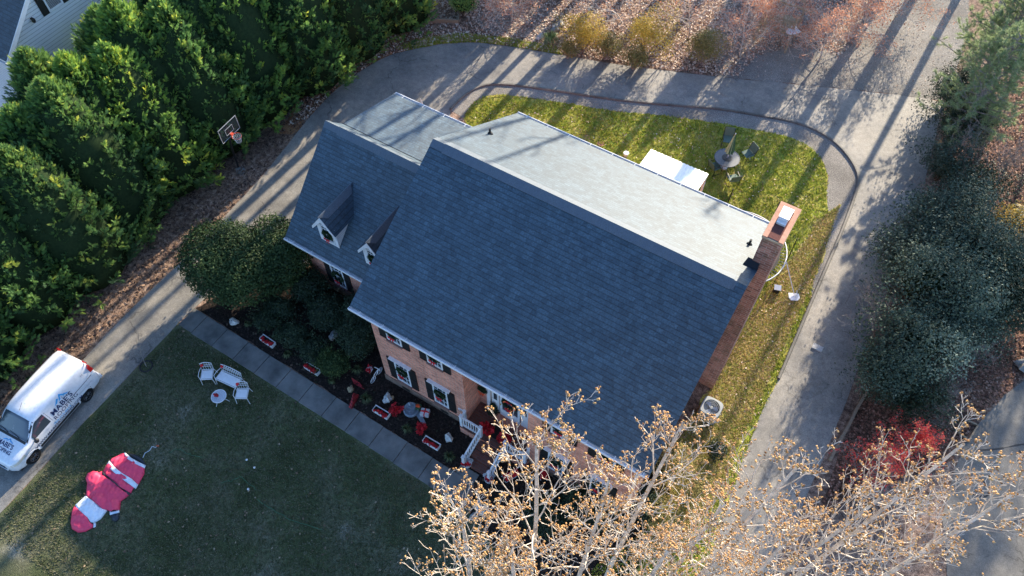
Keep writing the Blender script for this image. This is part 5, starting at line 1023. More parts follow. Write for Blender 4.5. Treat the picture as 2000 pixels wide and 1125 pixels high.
# ================================================================ DEFLATED INFLATABLE
C_R = flat('red_nylon', (.80, .06, .13), .55); C_W = flat('white_nylon', (.72, .78, .84), .6); C_K = flat('black_nylon', (.03, .035, .045), .5)
inf = thing('deflated_inflatable', 'deflated red and white yard inflatable lying flat on the front lawn', 'inflatable', (0, 0, .01))
OUT = [(135, 1020), (138, 995), (144, 985), (165, 966), (167, 948), (168, 935), (172, 925), (183, 920), (192, 922), (197, 918), (212, 893), (240, 882), (258, 884), (276, 893), (284, 910), (280, 925), (268, 950), (254, 962), (245, 970), (234, 978), (232, 995), (231, 1012), (222, 1018), (214, 1012), (212, 998), (208, 995), (195, 1012), (183, 1020), (184, 1030), (165, 1037), (150, 1039), (138, 1032)]
OUTW = wpx(OUT, .15)
def seg_d(px, py, P_):
    d = 9
    for i in range(len(P_)):
        (x1, y1), (x2, y2) = P_[i], P_[(i + 1) % len(P_)]; dx, dy = x2 - x1, y2 - y1; t = max(0, min(1, ((px - x1) * dx + (py - y1) * dy) / (dx * dx + dy * dy + 1e-9))); d = min(d, math.hypot(px - x1 - t * dx, py - y1 - t * dy))
    return d
def puff(name, poly, m, kz=.24, outline=None, seedz=0, lift=0., full=False):
    W = wpx(poly, .15); O = W if full else (outline or OUTW); W2 = []
    for i in range(len(W)):
        a, c = W[i], W[(i + 1) % len(W)]; n = max(1, int(math.hypot(c[0] - a[0], c[1] - a[1]) / .12))
        for k in range(n): W2.append((a[0] + (c[0] - a[0]) * k / n, a[1] + (c[1] - a[1]) * k / n))
    A = np.array(W2); pts = [Vector(p) for p in W2]; xs = np.arange(A[:, 0].min(), A[:, 0].max(), .045); ys = np.arange(A[:, 1].min(), A[:, 1].max(), .045); X, Y = np.meshgrid(xs, ys); X, Y = X.ravel(), Y.ravel(); k = in_poly(W2, X, Y)
    for x, y in zip(X[k], Y[k]):
        if seg_d(x, y, W2) > .04: pts.append(Vector((x, y)))
    n = len(W2); r = delaunay_2d_cdt(pts, [], [list(range(n))], 1, 1e-5); V = []
    for p in r[0]:
        d = seg_d(p.x, p.y, O); z = .03 + lift + kz * math.sqrt(min(d, .5) / .5) + (.028 * math.sin(7 * p.x + 4 * math.sin(3 * p.y) + seedz) + .020 * math.sin(15 * p.y - 9 * p.x + 2 * math.sin(6 * p.x)) + .012 * math.sin(31 * p.x + 14 * p.y)) * min(1, d * 4); V.append((p.x, p.y, max(.02, z)))
    b = MB(); b.add(V, [tuple(f) for f in r[2]]); n0 = len(V)
    nb_ = len(W2); ring = []      # skirt down to the grass
    o = b.build(name, m, inf, smooth=True); md = o.modifiers.new('s', 'SOLIDIFY'); md.thickness = .02; md.offset = -1; return o
puff('red_hat', [(135, 1020), (138, 995), (144, 985), (150, 992), (163, 1003), (173, 1012), (175, 1020), (181, 1024), (180, 1030), (165, 1037), (150, 1039), (138, 1032)], C_R)
puff('white_band', [(144, 985), (165, 966), (175, 974), (189, 984), (200, 994), (208, 995), (195, 1012), (183, 1020), (177, 1020), (173, 1012), (163, 1003), (150, 992)], C_W)
puff('red_body', [(165, 966), (167, 948), (168, 935), (197, 918), (203, 930), (225, 945), (245, 962), (254, 962), (245, 970), (234, 978), (232, 995), (214, 998), (208, 995), (200, 994), (189, 984), (175, 974)], C_R, seedz=2)
puff('black_belt', [(197, 918), (201, 921), (222, 940), (240, 955), (254, 962), (250, 966), (245, 962), (225, 945), (203, 930)], C_K)
puff('red_skirt', [(201, 921), (208, 908), (212, 903), (220, 912), (232, 922), (248, 934), (262, 951), (254, 962), (240, 955), (222, 940)], C_R, seedz=4)
puff('white_stripe', [(209, 906), (214, 900), (224, 912), (240, 926), (258, 936), (269, 946), (264, 954), (250, 944), (234, 932), (220, 920)], C_W, lift=.012)
puff('red_legs', [(214, 900), (240, 882), (248, 890), (262, 902), (282, 912), (280, 925), (269, 946), (258, 936), (240, 926), (224, 912)], C_R, seedz=6)
puff('white_trim', [(240, 882), (244, 883), (256, 894), (270, 902), (284, 908), (282, 914), (264, 906), (250, 897)], C_W, lift=.015)
puff('black_base', [(244, 883), (258, 884), (270, 889), (278, 896), (284, 908), (270, 902), (256, 894)], C_K, kz=.1, full=True)
puff('mitten', [(168, 935), (172, 925), (183, 920), (192, 922), (199, 930), (197, 944), (188, 950), (178, 948), (170, 942)], C_R, kz=.18, full=True, lift=.16)
puff('cuff', [(212, 998), (231, 995), (232, 1000), (213, 1005)], C_W, kz=.15, full=True, lift=.03)
puff('black_boot', [(213, 1005), (232, 1000), (231, 1012), (224, 1018), (217, 1016)], C_K, kz=.2, full=True)
puff('white_bobble', [(181, 1019), (186, 1021), (186, 1028), (181, 1030)], C_W, kz=.15, full=True, lift=.05)
b = MB(); c = [G(*p_, .03) for p_ in ((279, 894), (283, 885), (292, 880), (297, 872), (304, 874), (310, 869))]; b.tube(c, .014, 5); tag(b.build('power_cord', C_W), 'pale power cord trailing from the inflatable onto the grass', 'cord')
b = MB(); p = G(308, 871, .06); b.box(p, (.10, .05, .05), .5); tag(b.build('plug', flat('orange_plastic', (.6, .13, .04), .5)), 'small orange plug at the end of the pale cord on the lawn', 'plug')
# green light strings lying in the grass, and stake lights
CG = flat('green_wire', (.05, .16, .08), .6)
for i, (pp, lb) in enumerate([([(330, 885), (345, 878), (360, 882), (378, 890), (395, 893)], 'green light string on the lawn right of the inflatable'), ([(432, 945), (445, 938), (452, 940), (470, 932), (485, 945), (500, 955)], 'green light string looping near the small white stakes'), ([(500, 975), (540, 1000), (580, 1020), (630, 1035)], 'green light string trailing towards the bottom of the lawn')]):
    b = MB(); q = random.Random(i); P_ = smooth_line(wpx(pp, .04), 6); b.tube([(x + q.uniform(-.03, .03), y + q.uniform(-.03, .03), .045 + q.uniform(0, .02)) for x, y in P_], .009, 4); tag(b.build('light_string', CG), lb, 'light string')
for px, py, lb in ((483, 900, 'upper left small white stake light on the lawn'), (498, 915, 'small white stake light right of its two neighbours on the lawn'), (486, 957, 'lowest small white stake light on the lawn')):
    p = G(px, py); t = thing('stake_light', lb, 'stake light', (p[0], p[1], 0)); b = MB(); b.tube([(0, 0, 0), (.01, 0, .16)], .008, 5); b.build('stake', WHT, t); b = MB(); b.lathe([(.0, .22), (.035, .18), (.05, .15), (.02, .14)], (0.02, 0, 0), 8); b.build('lamp', WHT, t)
# ================================================================ GARDEN FURNITURE AND ORNAMENTS
def iron_seat(label, loc, rz, W=.55, name='garden_chair', cat='chair', fabric=True):
    t = thing(name, label, cat, loc, rz, None); D = .48; H = .42
    b = MB()       # seat frame with slats; front is -y
    for i in range(9): y = -D / 2 + D * i / 8; b.bb(-W / 2, W / 2, y - .016, y + .016, H - .008, H + .006)
    b.tube([(-W / 2, -D / 2, H), (W / 2, -D / 2, H), (W / 2, D / 2, H), (-W / 2, D / 2, H), (-W / 2, -D / 2, H)], .014, 5); b.bb(-W / 2 + .03, W / 2 - .03, -D / 2 + .03, D / 2 - .05, H + .008, H + .02); b.build('seat', WIRON, t)
    for sx in (-1, 1):
        for sy in (-1, 1): b = MB(); b.tube([(sx * W / 2, sy * D / 2, H), (sx * (W / 2 + .03), sy * (D / 2 + .05), 0)], .014, 5); b.build('leg', WIRON, t)
        b = MB(); b.tube([(sx * W / 2, D / 2, H + .2), (sx * (W / 2 + .03), 0, H + .24), (sx * (W / 2 + .03), -D / 2 + .04, H + .22), (sx * W / 2, -D / 2, H)], .013, 5); b.build('armrest', WIRON, t)
    b = MB(); n = max(4, int(W / .1)); top = []
    for i in range(n + 1): x = -W / 2 + W * i / n; zt = H + .38 + .10 * math.sin(math.pi * i / n); top.append((x, D / 2 + .09, zt)); b.tube([(x, D / 2, H), (x, D / 2 + .09, zt)], .008, 4)
    b.tube(top, .016, 5); b.tube([(-W / 2, D / 2 + .05, H + .2), (W / 2, D / 2 + .05, H + .2)], .010, 4)
    for i in range(n): x = -W / 2 + W * (i + .5) / n; b.tube([(x + .035 * math.cos(a), D / 2 + .07, H + .30 + .035 * math.sin(a)) for a in np.linspace(0, 6.28, 9)], .007, 4)
    b.build('backrest', WIRON, t)
    if fabric: b = MB(); b.box((-W / 2 + .06, D / 2 + .02, H + .3), (.07, .04, .12), .3); b.blob((-W / 2 + .10, D / 2 + .03, H + .36), (.07, .05, .06), 4, .2, n=8); b.build('ribbon', RED, t)
    return t
def gpos(px, py, z=.2): p = G(px, py, z); return (p[0], p[1], .01)
def face(px, py, tx, ty): a, c = G(px, py), G(tx, ty); return math.atan2(c[1] - a[1], c[0] - a[0]) + math.pi / 2     # local -y looks at the target
iron_seat('white iron garden chair on the lawn, left end of the seating group', gpos(408, 736), face(408, 736, 402, 775), .5)
iron_seat('white iron garden loveseat on the lawn behind the little round table', gpos(450, 745), face(450, 745, 428, 775), 1.05, 'garden_bench', 'bench')
iron_seat('white iron garden chair on the lawn, right of the loveseat', gpos(476, 773), face(476, 773, 468, 810), .5)
p = gpos(428, 775, .4); t = thing('garden_table', 'small round white iron table with red flowers on the lawn', 'table', p)
b = MB(); b.lathe([(.30, .42), (.31, .43), (.31, .45), (.0, .452)], (0, 0, 0), 22); b.build('tabletop', mat('white_mesh_top', [(.35, .38, .42), (.6, .64, .7)], 25, .5), t)
b = MB(); b.tube([(.31 * math.cos(a), .31 * math.sin(a), .45) for a in np.linspace(0, 6.283, 25)], .016, 5); b.build('rim', WIRON, t)
for k in range(3): a = k * 2.09 + .5; b = MB(); b.tube([(.24 * math.cos(a), .24 * math.sin(a), .43), (.18 * math.cos(a), .18 * math.sin(a), .22), (.33 * math.cos(a), .33 * math.sin(a), 0)], .012, 5); b.build('leg', WIRON, t)
FRED = leafmat('poinsettia_red', [(.30, .008, .015), (.55, .012, .022), (.72, .04, .05)], .6, .2); FWHT = leafmat('white_blooms', [(.45, .48, .5), (.7, .72, .74)], .6, .2); FORG = leafmat('orange_red_blooms', [(.55, .04, .01), (.8, .12, .02)], .6, .2)
def flowers(name, par, c, rad, n, m, seed, size=.11):
    q = np.random.default_rng(seed); C = np.array(c) + q.uniform(-1, 1, (n, 3)) * np.array(rad); K = 6; d = np.array([[0, 0, 1.]]) + q.normal(0, .45, (n, 3)); d /= np.linalg.norm(d, axis=1)[:, None]; B = bases(d, q); a = np.tile(np.arange(K) * 2 * np.pi / K, n); bi = np.repeat(np.arange(n), K)
    u = B[bi, :, 0] * np.cos(a)[:, None] + B[bi, :, 1] * np.sin(a)[:, None]; v_ = np.cross(d[bi], u); L = size * q.uniform(.7, 1.15, (n * K, 1)); c0 = C[bi]
    V = np.stack([c0, c0 + u * L * .5 + v_ * L * .28 + d[bi] * .015, c0 + u * L - d[bi] * .01, c0 + u * L * .5 - v_ * L * .28 + d[bi] * .015], 1).reshape(-1, 3)
    return mesh_np(name, V, np.arange(len(V)).reshape(-1, 4), m, par, tint=np.repeat(q.uniform(0, 1, n * K), 4))
t = thing('flower_pot', 'pot of red flowers standing on the round white garden table', 'flower pot', (p[0] - .06, p[1] - .02, .46)); b = MB(); b.lathe([(.05, 0), (.07, .1), (.06, .1)], n=10); b.build('pot', flat('dark_pot', (.05, .03, .03)), t); flowers('blooms', t, (0, 0, .14), (.09, .09, .04), 9, FRED, 3, .07)
# flower troughs along the walk
for i, (px, py, lb) in enumerate([(523, 667, 'white trough of red flowers, leftmost of the four along the walk'), (610, 721, 'white trough of red flowers beside the round clipped shrub'), (745, 806, 'trough of red flowers next to the round red flower cluster by the walk'), (843, 866, 'trough of red flowers nearest the porch steps')]):
    rz = rz_px((505, 657), (540, 681)) if i == 0 else rz_px((px - 15, py - 10), (px + 15, py + 8)); p = G(px, py, .1); t = thing('flower_trough', lb, 'planter', (p[0], p[1], .01), rz, 'flower troughs along the walk'); b = MB(); W, D, H, th = .76, .26, .2, .022
    b.bb(-W / 2, W / 2, -D / 2, -D / 2 + th, 0, H); b.bb(-W / 2, W / 2, D / 2 - th, D / 2, 0, H); b.bb(-W / 2, -W / 2 + th, -D / 2 + th, D / 2 - th, 0, H); b.bb(W / 2 - th, W / 2, -D / 2 + th, D / 2 - th, 0, H); b.bb(-W / 2 - .01, W / 2 + .01, D / 2 - .002, D / 2 + .015, H - .03, H + .01); b.build('trough', WHT, t)
    b = MB(); b.bb(-W / 2 + th, W / 2 - th, -D / 2 + th, D / 2 - th, .01, H - .05); b.build('soil', M_MUL, t); flowers('blooms', t, (0, -.07, H + .03), (W / 2 - .06, .07, .05), 22, FRED, 30 + i, .085)
    q = np.random.default_rng(i); add_leaves('foliage', np.array([0, .02, H - .02]) + q.uniform(-1, 1, (120, 3)) * [W / 2 - .05, .08, .03], .06, q, GDARK, t)
for i, (px, py, r, lb) in enumerate([(773, 802, .22, 'round cluster of red poinsettias beside the third trough'), (820, 837, .20, 'round cluster of red poinsettias between garden fountain and porch trough')]):
    p = G(px, py, .15); t = thing('poinsettia', lb, 'flowers', (p[0], p[1], .01)); b = MB(); b.lathe([(.11, 0), (.15, .16), (.12, .16)], n=12); b.build('pot', flat('red_pot', (.3, .03, .03)), t); flowers('blooms', t, (0, 0, .24), (r, r, .07), 34, FRED, 40 + i, .12)
    q = np.random.default_rng(i + 5); add_leaves('foliage', np.array([0, 0, .17]) + q.uniform(-1, 1, (120, 3)) * [r * .9, r * .9, .05], .09, q, GDARK, t)
for i, (px, py, r, z, lb) in enumerate([(950, 838, .26, PZ + .25, 'red poinsettias on the porch against the left railing'), (985, 858, .24, PZ + .25, 'red poinsettias on the porch against the right railing')]):
    p = G(px, py, z); t = thing('poinsettia', lb, 'flowers', (p[0], p[1], PZ + .03)); b = MB(); b.lathe([(.12, 0), (.16, .2), (.13, .2)], n=12); b.build('pot', bpy.data.materials['dark_pot'], t); flowers('blooms', t, (0, 0, .3), (r, r * .8, .12), 46, FRED, 50 + i, .13)
    q = np.random.default_rng(i + 9); add_leaves('foliage', np.array([0, 0, .2]) + q.uniform(-1, 1, (150, 3)) * [r * .9, r * .8, .08], .1, q, GDARK, t)
for i, (px, py, lb) in enumerate([(912, 902, 'pot of white and red flowers at the foot of the left stair railing'), (955, 932, 'pot of white and red flowers at the foot of the right stair railing')]):
    p = G(px, py, .35); t = thing('flower_pot', lb, 'flower pot', (p[0], p[1], .01)); b = MB(); b.lathe([(.13, 0), (.19, .1), (.2, .26), (.17, .26)], n=14); b.build('pot', flat('stone_pot', (.45, .44, .42), .9), t)
    flowers('blooms', t, (-.02, .05, .40), (.17, .10, .07), 18, FWHT, 60 + i, .10); flowers('red_blooms', t, (.03, -.08, .38), (.15, .10, .07), 18, FRED, 70 + i, .10)
# clipped shrub in a pot on the porch, door mat
p = G(963, 802, PZ + .35); t = thing('potted_shrub', 'small conical evergreen in a pot left of the front door', 'potted plant', (p[0], p[1], PZ + .03)); b = MB(); b.lathe([(.13, 0), (.17, .24), (.14, .24)], n=12); b.build('pot', bpy.data.materials['dark_pot'], t)
q = np.random.default_rng(3); n = 1800; h = q.uniform(0, 1, n) ** 1.3; a = q.uniform(0, 6.28, n); r = .27 * (1 - h) ** .6 * np.sqrt(q.uniform(.3, 1, n)); add_leaves('foliage', np.stack([r * np.cos(a), r * np.sin(a), .24 + h * .75], 1), .05, q, GDARK, t)
b = MB(); b.box((5.72, .18, PZ + .036), (1.25, .55, .012)); o = tag(b.build('door_mat', mat('coir', [(.012, .010, .010), (.03, .024, .02)], 20, .95)), 'dark door mat on the brick porch in front of the entrance', 'door mat')
b = MB()
for k in range(5): b.box((6.33, -.04 + k * .11, PZ + .044), (.09, .055, .003), mi=0)
c_ = b.build('pattern', flat('mat_check', (.3, .3, .3)), o)
# fountain, parcels and tray
p = G(802, 797, .3); t = thing('garden_fountain', 'grey tiered stone fountain in the bed left of the porch', 'fountain', (p[0], p[1], .01)); ST = mat('cast_stone', [(.14, .17, .20), (.30, .35, .40)], 7, .8, .3, fine=.15)
b = MB(); b.lathe([(.30, 0), (.33, .05), (.33, .17), (.28, .19), (.27, .13), (.08, .13), (.06, .30)], n=22); b.build('basin', ST, t); b = MB(); b.lathe([(.05, .28), (.20, .36), (.22, .42), (.19, .42), (.17, .38), (.05, .37), (.045, .55)], n=20); b.build('bowl', ST, t); b = MB(); b.lathe([(.04, .52), (.12, .58), (.13, .62), (.10, .62), (.05, .6), (.03, .7), (.06, .76), (.0, .82)], n=16); b.build('finial', ST, t)
p = G(817, 812, .03); b = MB(); b.prism([(p[0] + x, p[1] + y) for x, y in ((-.38, .22), (-.2, .02), (.34, -.22), (.46, -.10), (.2, .05), (-.3, .3))], .0, .07); tag(b.build('stone_tray', ST), 'grey stone spout slab between the fountain and the parcel', 'stone slab')
p = G(830, 806, .2); t = thing('gift_box', 'white wrapped parcel with red ribbon beside the garden fountain', 'gift box', (p[0], p[1], .07), .35); b = MB(); b.bb(-.18, .18, -.15, .15, 0, .24); b.build('box', flat('white_paper', (.6, .6, .58), .5), t); b = MB(); b.bb(-.185, .185, -.025, .025, .0, .245); b.bb(-.025, .025, -.155, .155, 0, .246)
for s in (-1, 1): b.blob((s * .07, 0, .28), (.07, .04, .04), 2, .1, n=8)
b.build('ribbon', RED, t)
p = G(816, 794, .25); t = thing('gift_box', 'small green parcel with orange-red bow behind the white one', 'gift box', (p[0], p[1], .02), .2); b = MB(); b.bb(-.12, .12, -.12, .12, 0, .26); b.build('box', flat('green_paper', (.04, .12, .06), .5), t); b = MB(); b.blob((0, 0, .30), (.11, .09, .06), 2, .3, n=8); b.build('bow', bpy.data.materials['orange_ribbon'], t)
# red lattice pyramids (one upright seen from above, one leaning) and tan stone
LAT = brickmat('red_lattice', (.42, .03, .04), (.30, .02, .03), (.10, .01, .01), (1, .6, 0), (.2, 0, 1), .12, .06, .012, .6, .3, .5, .01)
for i, (tri, lb, h) in enumerate([([(686, 737), (690, 748), (711, 759), (703, 748)], 'red lattice ornament, the upper of the two by the walk', .45), ([(690, 767), (701, 771), (687, 798), (681, 795)], 'red lattice ornament, the lower one whose tip reaches the walk', .45)]):
    W = [G(x, y, h if k < 1 else .12) for k, (x, y) in enumerate(tri)]; b = MB(); c = sum(np.array(w_) for w_ in W) / 4; c = (c[0], c[1], 0.02)
    b.add([tuple(w_) for w_ in W] + [(w_[0], w_[1] , .01) for w_ in W], [(0, 1, 2, 3), (7, 6, 5, 4), (0, 4, 5, 1), (1, 5, 6, 2), (2, 6, 7, 3), (3, 7, 4, 0)]); tag(b.build('lattice_ornament', LAT), lb, 'ornament')
RK = mat('white_rock', [(.35, .35, .34), (.58, .57, .53), (.70, .68, .62)], 5, .85, .3, fine=.12, fscale=25, bump=.6); RKT = mat('tan_rock', [(.25, .20, .13), (.42, .33, .2)], 5, .9, .2, bump=.5); RKG = mat('grey_rock', [(.22, .22, .21), (.36, .35, .33)], 4, .9, .2, fine=.15, bump=.6)
for i, (px, py, r, m, lb) in enumerate([(457, 629, (.27, .15, .16), RK, 'white rock at the left end of the bed near the driveway'), (652, 656, (.2, .22, .2), RK, 'white rock among the dark shrubs above the second trough'), (757, 779, (.22, .2, .18), RK, 'white rock in the bed above the third trough'), (877, 855, (.20, .17, .16), RK, 'white rock left of the porch stairs'), (685, 760, (.13, .17, .14), RKT, 'small tan rock between the red lattice ornaments'), (765, 776, (.1, .1, .1), RKT, 'little tan stone touching the rock above the third trough'), (938, 993, (.26, .2, .16), RK, 'pale rock at the right end of the front walk'), (925, 1008, (.16, .13, .1), RKG, 'small grey rock beyond the corner of the front walk'), (1030, 1000, (.2, .15, .14), RK, 'pale rock under the bare tree right of the walk')]):
    p = G(px, py, .1); b = MB(); b.blob((0, 0, r[2] * .7), r, 10 + i, .35, n=12); o = b.build('rock', m); o.location = (p[0], p[1], .01); tag(o, lb, 'rock', 'rocks in the front bed')
# white toy bicycle with a flower basket
p = G(735, 733, .2); t = thing('garden_bicycle', 'white wire bicycle ornament with a basket of red flowers by the house corner', 'ornament', (p[0], p[1], .01), rz_px((725, 745), (742, 722)))
for x in (-.24, .26):
    b = MB(); b.tube([(x + .17 * math.cos(a), 0, .18 + .17 * math.sin(a)) for a in np.linspace(0, 6.283, 19)], .013, 5)
    for k in range(6): b.tube([(x, 0, .18), (x + .17 * math.cos(k), 0, .18 + .17 * math.sin(k))], .005, 3)
    b.build('wheel', WIRON, t)
b = MB(); b.tube([(-.24, 0, .18), (-.1, 0, .42), (.2, 0, .44), (.26, 0, .18)], .014, 5); b.tube([(-.1, 0, .42), (0, 0, .18), (.2, 0, .44)], .012, 5); b.tube([(.17, -.16, .52), (.19, 0, .5), (.17, .16, .52)], .012, 5); b.build('frame', WIRON, t)
p = G(722, 722, .3); t = thing('flower_basket', 'basket of red flowers at the handlebar of the white garden bicycle', 'flower basket', (p[0], p[1], .01)); b = MB(); b.lathe([(.08, .18), (.13, .3), (.14, .34), (.12, .34)], n=12); b.tube([(0, 0, 0), (0, 0, .2)], .02, 6); b.build('basket', WIRON, t); flowers('blooms', t, (0, 0, .36), (.12, .12, .04), 14, FRED, 81, .09)
# sleigh-like planters and striped boxes right of the stairs
for i, (px, py, lb, c) in enumerate([(1000, 925, 'red and white wooden sleigh ornament right of the porch stairs', RED), (1062, 918, 'red ornament under the bare tree near the front windows', RED)]):
    p = G(px, py, .25); t = thing('sleigh_ornament', lb, 'ornament', (p[0], p[1], .01), 1.1 + i); b = MB()
    for s in (-1, 1): b.tube([(-.4, s * .13, .2), (-.35, s * .13, .03), (.3, s * .13, .03), (.45, s * .13, .15), (.42, s * .13, .24)], .016, 5)
    b.build('runner', WIRON, t); b = MB(); b.slab([(-.32, -.14, .15), (.3, -.14, .15), (.3, .14, .15), (-.32, .14, .15)], .02); b.slab([(-.32, -.14, .42), (-.1, -.14, .2), (-.1, -.14, .15), (-.32, -.14, .15)], .02); b.bb(-.34, -.32, -.14, .14, .15, .45); b.build('body', c, t)
p = G(1180, 945, .9); 
for i, (px, py, lb) in enumerate([(1150, 935, 'white slatted trellis against the front wall right of the porch'), (1255, 950, 'white post lamp at the right front corner')][:1]):
    p = G(px, py, .8); t = thing('trellis', lb, 'trellis', (p[0], p[1], .01), .1); b = MB()
    for k in range(5): b.bb(-.3 + k * .15 - .012, -.3 + k * .15 + .012, -.012, .012, 0, 1.4)
    for k in range(6): b.bb(-.32, .32, -.024, -.012, .2 + k * .22 - .012, .2 + k * .22 + .012)
    b.build('lattice', WHT, t)
# ================================================================ BASKETBALL HOOP
base = G(466, 327); t = thing('basketball_hoop', 'basketball hoop on a black pole beside the drive, in front of the hedge', 'basketball hoop', (base[0], base[1], 0), 0)
pb = G(446, 282, 2.0); topp = G(428, 262, 2.9); BX = .0
def bl(P): return (P[0] - base[0], P[1] - base[1], P[2])
cTL, cTR, cBR, cBL = G(425, 259, 3.75), G(462, 230, 3.75), G(469, 249, 2.85), G(435, 282, 2.85)
ctr = (cBL + cBR) / 2; rt = cBR - cBL; rt[2] = 0; Wd = np.linalg.norm(rt); rt /= Wd; nrm = np.array([rt[1], -rt[0], 0.]) 
if nrm[0] < 0: nrm = -nrm
Wd = min(Wd, 1.25); Cb = bl(ctr)
b = MB(); e = np.array([Cb[0] - nrm[0] * .15, Cb[1] - nrm[1] * .15, 2.95]); b.tube([(0, 0, 0), (e[0] * .35, e[1] * .35, 1.6), (e[0], e[1], 3.0), (e[0], e[1], 3.5)], .055, 8); b.tube([(e[0], e[1], 3.4), tuple(np.array(Cb) + [0, 0, .5])], .03, 6); b.build('pole', BLK, t)
def bpnt(u, z, d=0.): q_ = np.array([Cb[0], Cb[1], 0]) + rt * u + nrm * d; return (q_[0], q_[1], 2.87 + z)
HB = .82; m, tt, bs = _new('backboard_acrylic', .15, .5); bs.inputs['Base Color'].default_value = (.08, .09, .10, 1); bs.inputs['Alpha'].default_value = .22; ACR = m
b = MB(); b.slab([bpnt(-Wd / 2, 0), bpnt(Wd / 2, 0), bpnt(Wd / 2, HB), bpnt(-Wd / 2, HB)], .02); b.build('backboard', ACR, t)
b = MB()
def bar(u0, z0, u1, z1, w_=.018, d=.012): 
    b.tube([bpnt(u0, z0, d), bpnt(u1, z1, d)], w_, 4)
for a_ in ((-Wd / 2, 0, Wd / 2, 0), (-Wd / 2, HB, Wd / 2, HB), (-Wd / 2, 0, -Wd / 2, HB), (Wd / 2, 0, Wd / 2, HB)): bar(*a_)
for a_ in ((-.25, .2, .25, .2), (-.25, .55, .25, .55), (-.25, .2, -.25, .55), (.25, .2, .25, .55)): bar(*a_, .014)
b.build('frame', flat('board_lines', (.28, .29, .31)), t)
b = MB(); rc_ = np.array(bpnt(0, .16, .40)); b.tube([(rc_[0] + .23 * math.cos(a), rc_[1] + .23 * math.sin(a), rc_[2]) for a in np.linspace(0, 6.283, 21)], .014, 5); b.tube([bpnt(-.08, .16, 0), bpnt(-.08, .16, .2)], .014, 4); b.tube([bpnt(.08, .16, 0), bpnt(.08, .16, .2)], .014, 4); b.box(bpnt(0, .14, .08), (.14, .12, .1)); b.build('rim', flat('hoop_orange', (.7, .10, .05), .5), t)
b = MB(); K = 12
for s in (1, -1):
    for k in range(K):
        b.tube([(rc_[0] + r * math.cos(2 * math.pi * k / K + s * h * 1.4), rc_[1] + r * math.sin(2 * math.pi * k / K + s * h * 1.4), rc_[2] - h) for h, r in ((0, .225), (.12, .18), (.25, .14), (.4, .12))], .009, 3)
b.build('net', WHT, t)
b = MB(); p = G(472, 333); b.prism([(p[0] + x, p[1] + y) for x, y in ((-.35, -.12), (-.05, -.28), (.22, -.2), (.25, .08), (-.1, .25))], 0, .06); tag(b.build('concrete_slab', M_CONC), 'pale concrete slab at the foot of the basketball pole', 'concrete slab')
# ================================================================ BACK YARD
# umbrella table: dark round mesh top, folded green striped umbrella, four green chairs
p = G(1420, 309, .7); TX, TY = p[0], p[1]; t = thing('patio_table', 'dark round metal patio table on the back lawn', 'table', (TX, TY, 0)); MT = mat('dark_mesh_metal', [(.05, .06, .07), (.10, .115, .13)], 20, .4, .5)
b = MB(); b.lathe([(.03, .70), (.62, .70), (.66, .715), (.66, .73), (.62, .735), (.03, .735)], n=32); b.tube([(.64 * math.cos(a), .64 * math.sin(a), .728) for a in np.linspace(0, 6.283, 33)], .022, 6); b.build('tabletop', MT, t)
b = MB(); b.lathe([(.26, .738), (.27, .745), (.2, .75), (.03, .75)], n=22); b.build('ring', BLK, t)
for k in range(4): a = k * 1.57 + .6; b = MB(); b.tube([(.5 * math.cos(a), .5 * math.sin(a), .7), (.42 * math.cos(a), .42 * math.sin(a), .35), (.56 * math.cos(a), .56 * math.sin(a), 0)], .018, 6); b.build('leg', MT, t)
topu = G(1437, 261, 2.45); t = thing('patio_umbrella', 'folded green striped umbrella standing in the round patio table', 'umbrella', (TX, TY, 0)); lx, ly = topu[0] - TX, topu[1] - TY; lx, ly = lx * 1., ly * 1.
LM = math.hypot(lx, ly); k_ = min(1, .5 / max(LM, .01)); lx, ly = lx * k_, ly * k_
b = MB(); b.tube([(0, 0, 0), (lx, ly, 2.45)], .022, 6); b.lathe([(.2, 0), (.2, .06), (.05, .1)], n=14); b.build('pole', WHT, t); n = 16; b = MB(); GS1 = flat('umbrella_green', (.07, .14, .08), .8, .1); GS2 = flat('umbrella_pale_stripe', (.42, .48, .28), .8, .1)
for i_ in range(n):
    a0, a1 = 2 * math.pi * i_ / n, 2 * math.pi * (i_ + 1) / n
    def up_(a, h, r): f = h / 2.45; rr = r * (1.25 if i_ % 2 else .8); return (lx * f + math.cos(a) * r, ly * f + math.sin(a) * r, h)
    prof_ = [(2.42, .02), (2.2, .06), (1.8, .12), (1.4, .18), (1.15, .21)]; V = [up_(a, h, r * (1.15 if (i_ + (a == a1)) % 2 else .75)) for h, r in prof_ for a in (a0, a1)]; b.add(V, [(2 * j, 2 * j + 1, 2 * j + 3, 2 * j + 2) for j in range(4)], i_ % 2)
b.build('canopy', [GS1, GS2], t); b = MB(); b.lathe([(.0, .06), (.03, .03), (.02, 0)], (lx, ly, 2.43), 8); b.build('finial', WHT, t)
CHG = flat('chair_green_fabric', (.12, .17, .13), .7, .2)
def patio_chair(label, px, py):
    p = G(px, py, .42); rz = math.atan2(TY - p[1], TX - p[0]) + math.pi / 2; t = thing('patio_chair', label, 'chair', (p[0], p[1], 0), rz, 'patio chairs round the back table')
    b = MB(); b.box((0, 0, .42), (.52, .50, .03), rx=.06); b.build('seat', CHG, t, bevel=.01); b = MB(); b.box((0, .30, .70), (.5, .03, .50), rx=-.28); b.build('backrest', CHG, t, bevel=.01)
    for s in (-1, 1): b = MB(); b.tube([(s * .27, .36, .9), (s * .27, .22, .42), (s * .27, .26, .02), (s * .27, -.26, .02), (s * .27, -.24, .42), (s * .27, -.22, .62), (s * .27, .27, .62)], .016, 5); b.build('frame', BLK, t)
    return t
